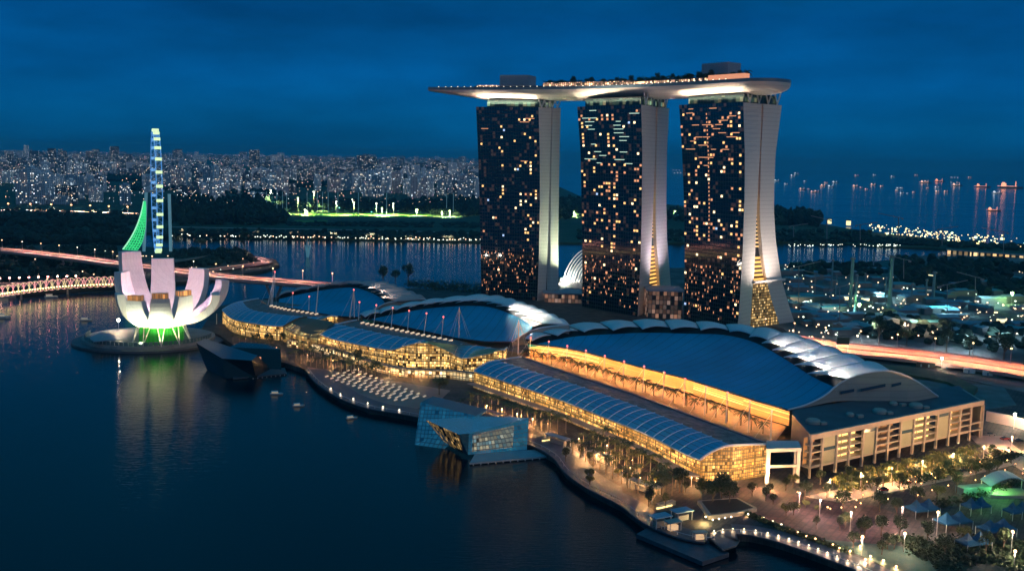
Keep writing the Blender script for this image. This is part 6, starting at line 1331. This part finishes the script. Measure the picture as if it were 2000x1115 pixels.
g = MB(); g.grid([[PY(1100, 545, 1132), PY(1120, 520, 1142), PY(1160, 500, 1155)], [PY(1102, 560, 1130), PY(1130, 545, 1140), PY(1165, 530, 1150)], [PY(1106, 572, 1128), PY(1140, 566, 1135), PY(1165, 560, 1140)]]); obj('glass_shell', g, mat('conservatory glass', (.2, .3, .36), .15, emit=(.6, .7, .8), es=.05), cs)
lamp('POINT', 'shell_light', PY(1100, 548, 1120), 90000, (1, .95, .8), 1.5, parent=cs)
g = MB(); g.lathe(PY(1098, 546, 1118), [(0.02, -2), (2, 0), (.02, 2)], 8); obj('floodlight', g, hot, cs)
# site clutter: sheds, mounds, lit huts
hm = [mat('blue grey shed roof', (.14, .26, .34), .5), mat('pale shed roof', (.35, .42, .46), .5), mat('lit shed', (.5, .4, .2), .5, emit=(1, .85, .45), es=1.8), mat('teal shed roof', (.08, .3, .34), .5)]
cnt = 0
for n_ in range(130):
    u = r.uniform(1540, 2000); v = r.uniform(530, 655) if u > 1600 else r.uniform(525, 620)
    if 665 - v < (2000 - u) * -.05: continue
    k_ = r.choices((0, 1, 2, 3), (5, 3, 1.3, 3))[0]; p = P(u, v, 3.2); w, d, h = (r.uniform(10, 34), r.uniform(6, 14), r.uniform(3, 6)) if k_ != 2 else (r.uniform(3, 9), 4, 3); rz = r.choice((.2, .25, -1.3)) + r.uniform(-.1, .1)
    mname = ['blue-grey', 'pale', 'yellow lit', 'teal'][k_]; th = thing('site_shed', f'{mname} shed on the garden building site behind the highway', 'shed', p, f'{mname} sheds on the building site')
    g = MB(); c_ = Vector((0, 0, 0)); rot = Matrix.Rotation(rz, 3, 'Z'); q = [p + rot @ Vector((x * w / 2, y * d / 2, 0)) for x, y in ((-1, -1), (1, -1), (1, 1), (-1, 1))]
    g.prism(q, 3.2, 3.2 + h); obj('walls', g, hm[2] if k_ == 2 else mat('dull shed wall', (.2, .2, .2), .7), th)
    z1 = Vector((0, 0, h)); rg = [(q[0] + q[3]) / 2 + z1 * 1.3, (q[1] + q[2]) / 2 + z1 * 1.3]; g = MB(); e_ = [x + z1 + Vector((0, 0, .05)) for x in q]; g.quad(e_[0], e_[1], rg[1], rg[0]); g.quad(e_[2], e_[3], rg[0], rg[1]); g.quad(e_[1], e_[2], rg[1]); g.quad(e_[3], e_[0], rg[0]); obj('roof', g, hm[min(k_, 1) if k_ == 2 else k_], th)
for i, (u, v, c_) in enumerate([(1560, 560, (1, .85, .5)), (1640, 575, (.5, .9, 1)), (1720, 550, (.5, .9, 1)), (1800, 600, (1, .8, .5)), (1850, 575, (.4, .85, 1)), (1930, 560, (.4, .9, 1)), (1700, 625, (.8, .9, 1)), (1960, 620, (.5, .8, 1)), (1600, 630, (1, .6, .4)), (1880, 640, (.5, .8, 1))]): lamp('SPOT', 'site_pool_light', P(u, v, 22), 60000, c_, 1, rot=(0, 0, 0), spot=R(140))  # added spots without fixtures, for pools of light on the ground
b = MB()
for n_ in range(380):
    u = r.uniform(1530, 2000); v = r.uniform(515, 660); p = P(u, v, 6); s_ = r.uniform(.5, 1.2); b.m = r.choice((0, 1, 1)); b.box(p, (s_, s_, s_))
obj('site_lights', b, [mat('path light white', (1, 1, 1)), mat('path light warm', (1, 1, 1))], kind='stuff')
g = MB(); g.grid([[P(u, v, 5), P(u + 10, v - 14, 6)] for u, v in [(1690, 725), (1760, 728), (1850, 745), (1900, 770)]], 3); obj('mound', g, mat('grassy mound', (.05, .09, .05), .9, var=.4, vs=.1), kind='structure')
g = MB(); g.prism([P(u, v, 3.3) for u, v in [(1775, 740), (1960, 755), (1985, 790), (1925, 800), (1830, 765)]], 3, 3.4); obj('forecourt', g, mat('blue green gravel', (.10, .16, .16), .8, var=.3, vs=.1), kind='structure')
# containers by the highway
for i, (u, v) in enumerate([(1800, 716), (1815, 717), (1850, 720), (1893, 728), (1930, 733), (1950, 735)]):
    p = P(u, v, 3.4); c_ = thing('site_container', ['dark', 'dark', 'grey', 'pale', 'pale', 'grey'][i] + ' container, ' + nth(i) + ' from the left between highway and forecourt', 'container', p, 'containers by the highway'); g = MB(); g.box(p + Vector((0, 0, 1.6)), (7, 3, 3.2), -.3); obj('shell', g, [dark, dark, concb, steel, steel, concb][i], c_)
    g = MB(); g.box(p + Vector((-1, -1.6, 1.2)), (1, .1, 2), -.3); obj('door', g, hm[0], c_)
# retaining wall at right
g = MB(); q = [P(1925, 822, 3), P(1975, 832, 3), P(2030, 848, 3), P(2120, 880, 3)]; g.grid([[p, p + Vector((0, 0, 5.5)), p + Vector((1, 1.5, 5.5))] for p in along(q, 16)]); obj('ramp_wall', g, mat('pinkish ramp wall', (.5, .4, .36), .6, var=.08), label='pinkish curved ramp wall right of the end building', cat='wall')
# boats in the bay
def boat(u, v, s_, label, rz):
    p = P(u, v, 0); th = thing('motor_boat', label, 'boat', p); rot = Matrix.Rotation(rz, 3, 'Z'); 
    def T_(x, y, z): return p + rot @ Vector((x * s_, y * s_, z * s_))
    g = MB(); g.hexa([T_(*q, 0) for q in ((-5, -1.4), (3, -1.4), (5.2, 0), (3, 1.4), (-5, 1.4))], [T_(x * 1.06, y * 1.2, 1.2) for x, y in ((-5, -1.4), (3, -1.4), (5.2, 0), (3, 1.4), (-5, 1.4))]); obj('hull', g, mat('white boat hull', (.6, .62, .6), .4), th)
    g = MB(); g.hexa([T_(*q, 1.2) for q in ((-4, -1.2), (1.5, -1.2), (1.5, 1.2), (-4, 1.2))], [T_(*q, 2.6) for q in ((-3.8, -1), (.6, -1), (.6, 1), (-3.8, 1))]); obj('cabin', g, mat('boat cabin', (.5, .5, .45), .4, emit=(1, .8, .5), es=.25), th)
    g = MB(); g.hexa([T_(*q, 2.62) for q in ((-4.4, -1.3), (1.2, -1.3), (1.2, 1.3), (-4.4, 1.3))], [T_(*q, 2.8) for q in ((-4.4, -1.3), (1.2, -1.3), (1.2, 1.3), (-4.4, 1.3))]); obj('roof', g, steel, th)
boat(12, 579, 1.6, 'larger white boat at the left edge below the footbridge', .3); boat(100, 581, 1.1, 'small white boat under the footbridge, right of the larger one', .5); boat(4, 621, 1.3, 'pale boat cut by the left picture edge', .1); boat(168, 626, .9, 'little lit boat left of the museum terrace', .1)
boat(540, 770, .7, 'tiny low boat before the black pavilion', .1); boat(583, 793, .6, 'tiny boat below the curved boardwalk, left of its twin', .3); boat(687, 817, .6, 'tiny pale boat below the curved boardwalk', .5)
# fountain jet in the channel
g = MB()
for k_ in range(7): a = (k_ - 3) * .1; b0 = P(601, 503, 0); g.tube([b0 + Vector((a * 4, 0, 0)), b0 + Vector((a * 12, 0, 16)), b0 + Vector((a * 26 , 0, 30 - abs(k_ - 3) * 6))], .7, 5, r2=.1)
obj('fountain', g, mat('fountain spray', (.5, .75, .8), .5, emit=(.2, .6, .7), es=.12), label='tall thin fountain jet in the water beyond the viaduct', cat='fountain')
# glow under the museum side of the bay shore

# ------------------------------------------------------------------ air
hz = mat('haze air', (0, 0, 0)); hn = hz.node_tree.nodes; hl = hz.node_tree.links; hn.remove(hn['Principled BSDF']); pv = hn.new('ShaderNodeVolumePrincipled'); pv.inputs['Color'].default_value = (.12, .75, 1, 1); pv.inputs['Density'].default_value = HAZE; pv.inputs['Anisotropy'].default_value = .0
hl.new(pv.outputs[0], hn['Material Output'].inputs['Volume'])
if HAZE:
    g = MB(); g.prism([(-23000, -200), (23000, -200), (23000, 22500), (-23000, 22500)], -4, 226); ho = obj('haze', g, hz, kind='stuff')
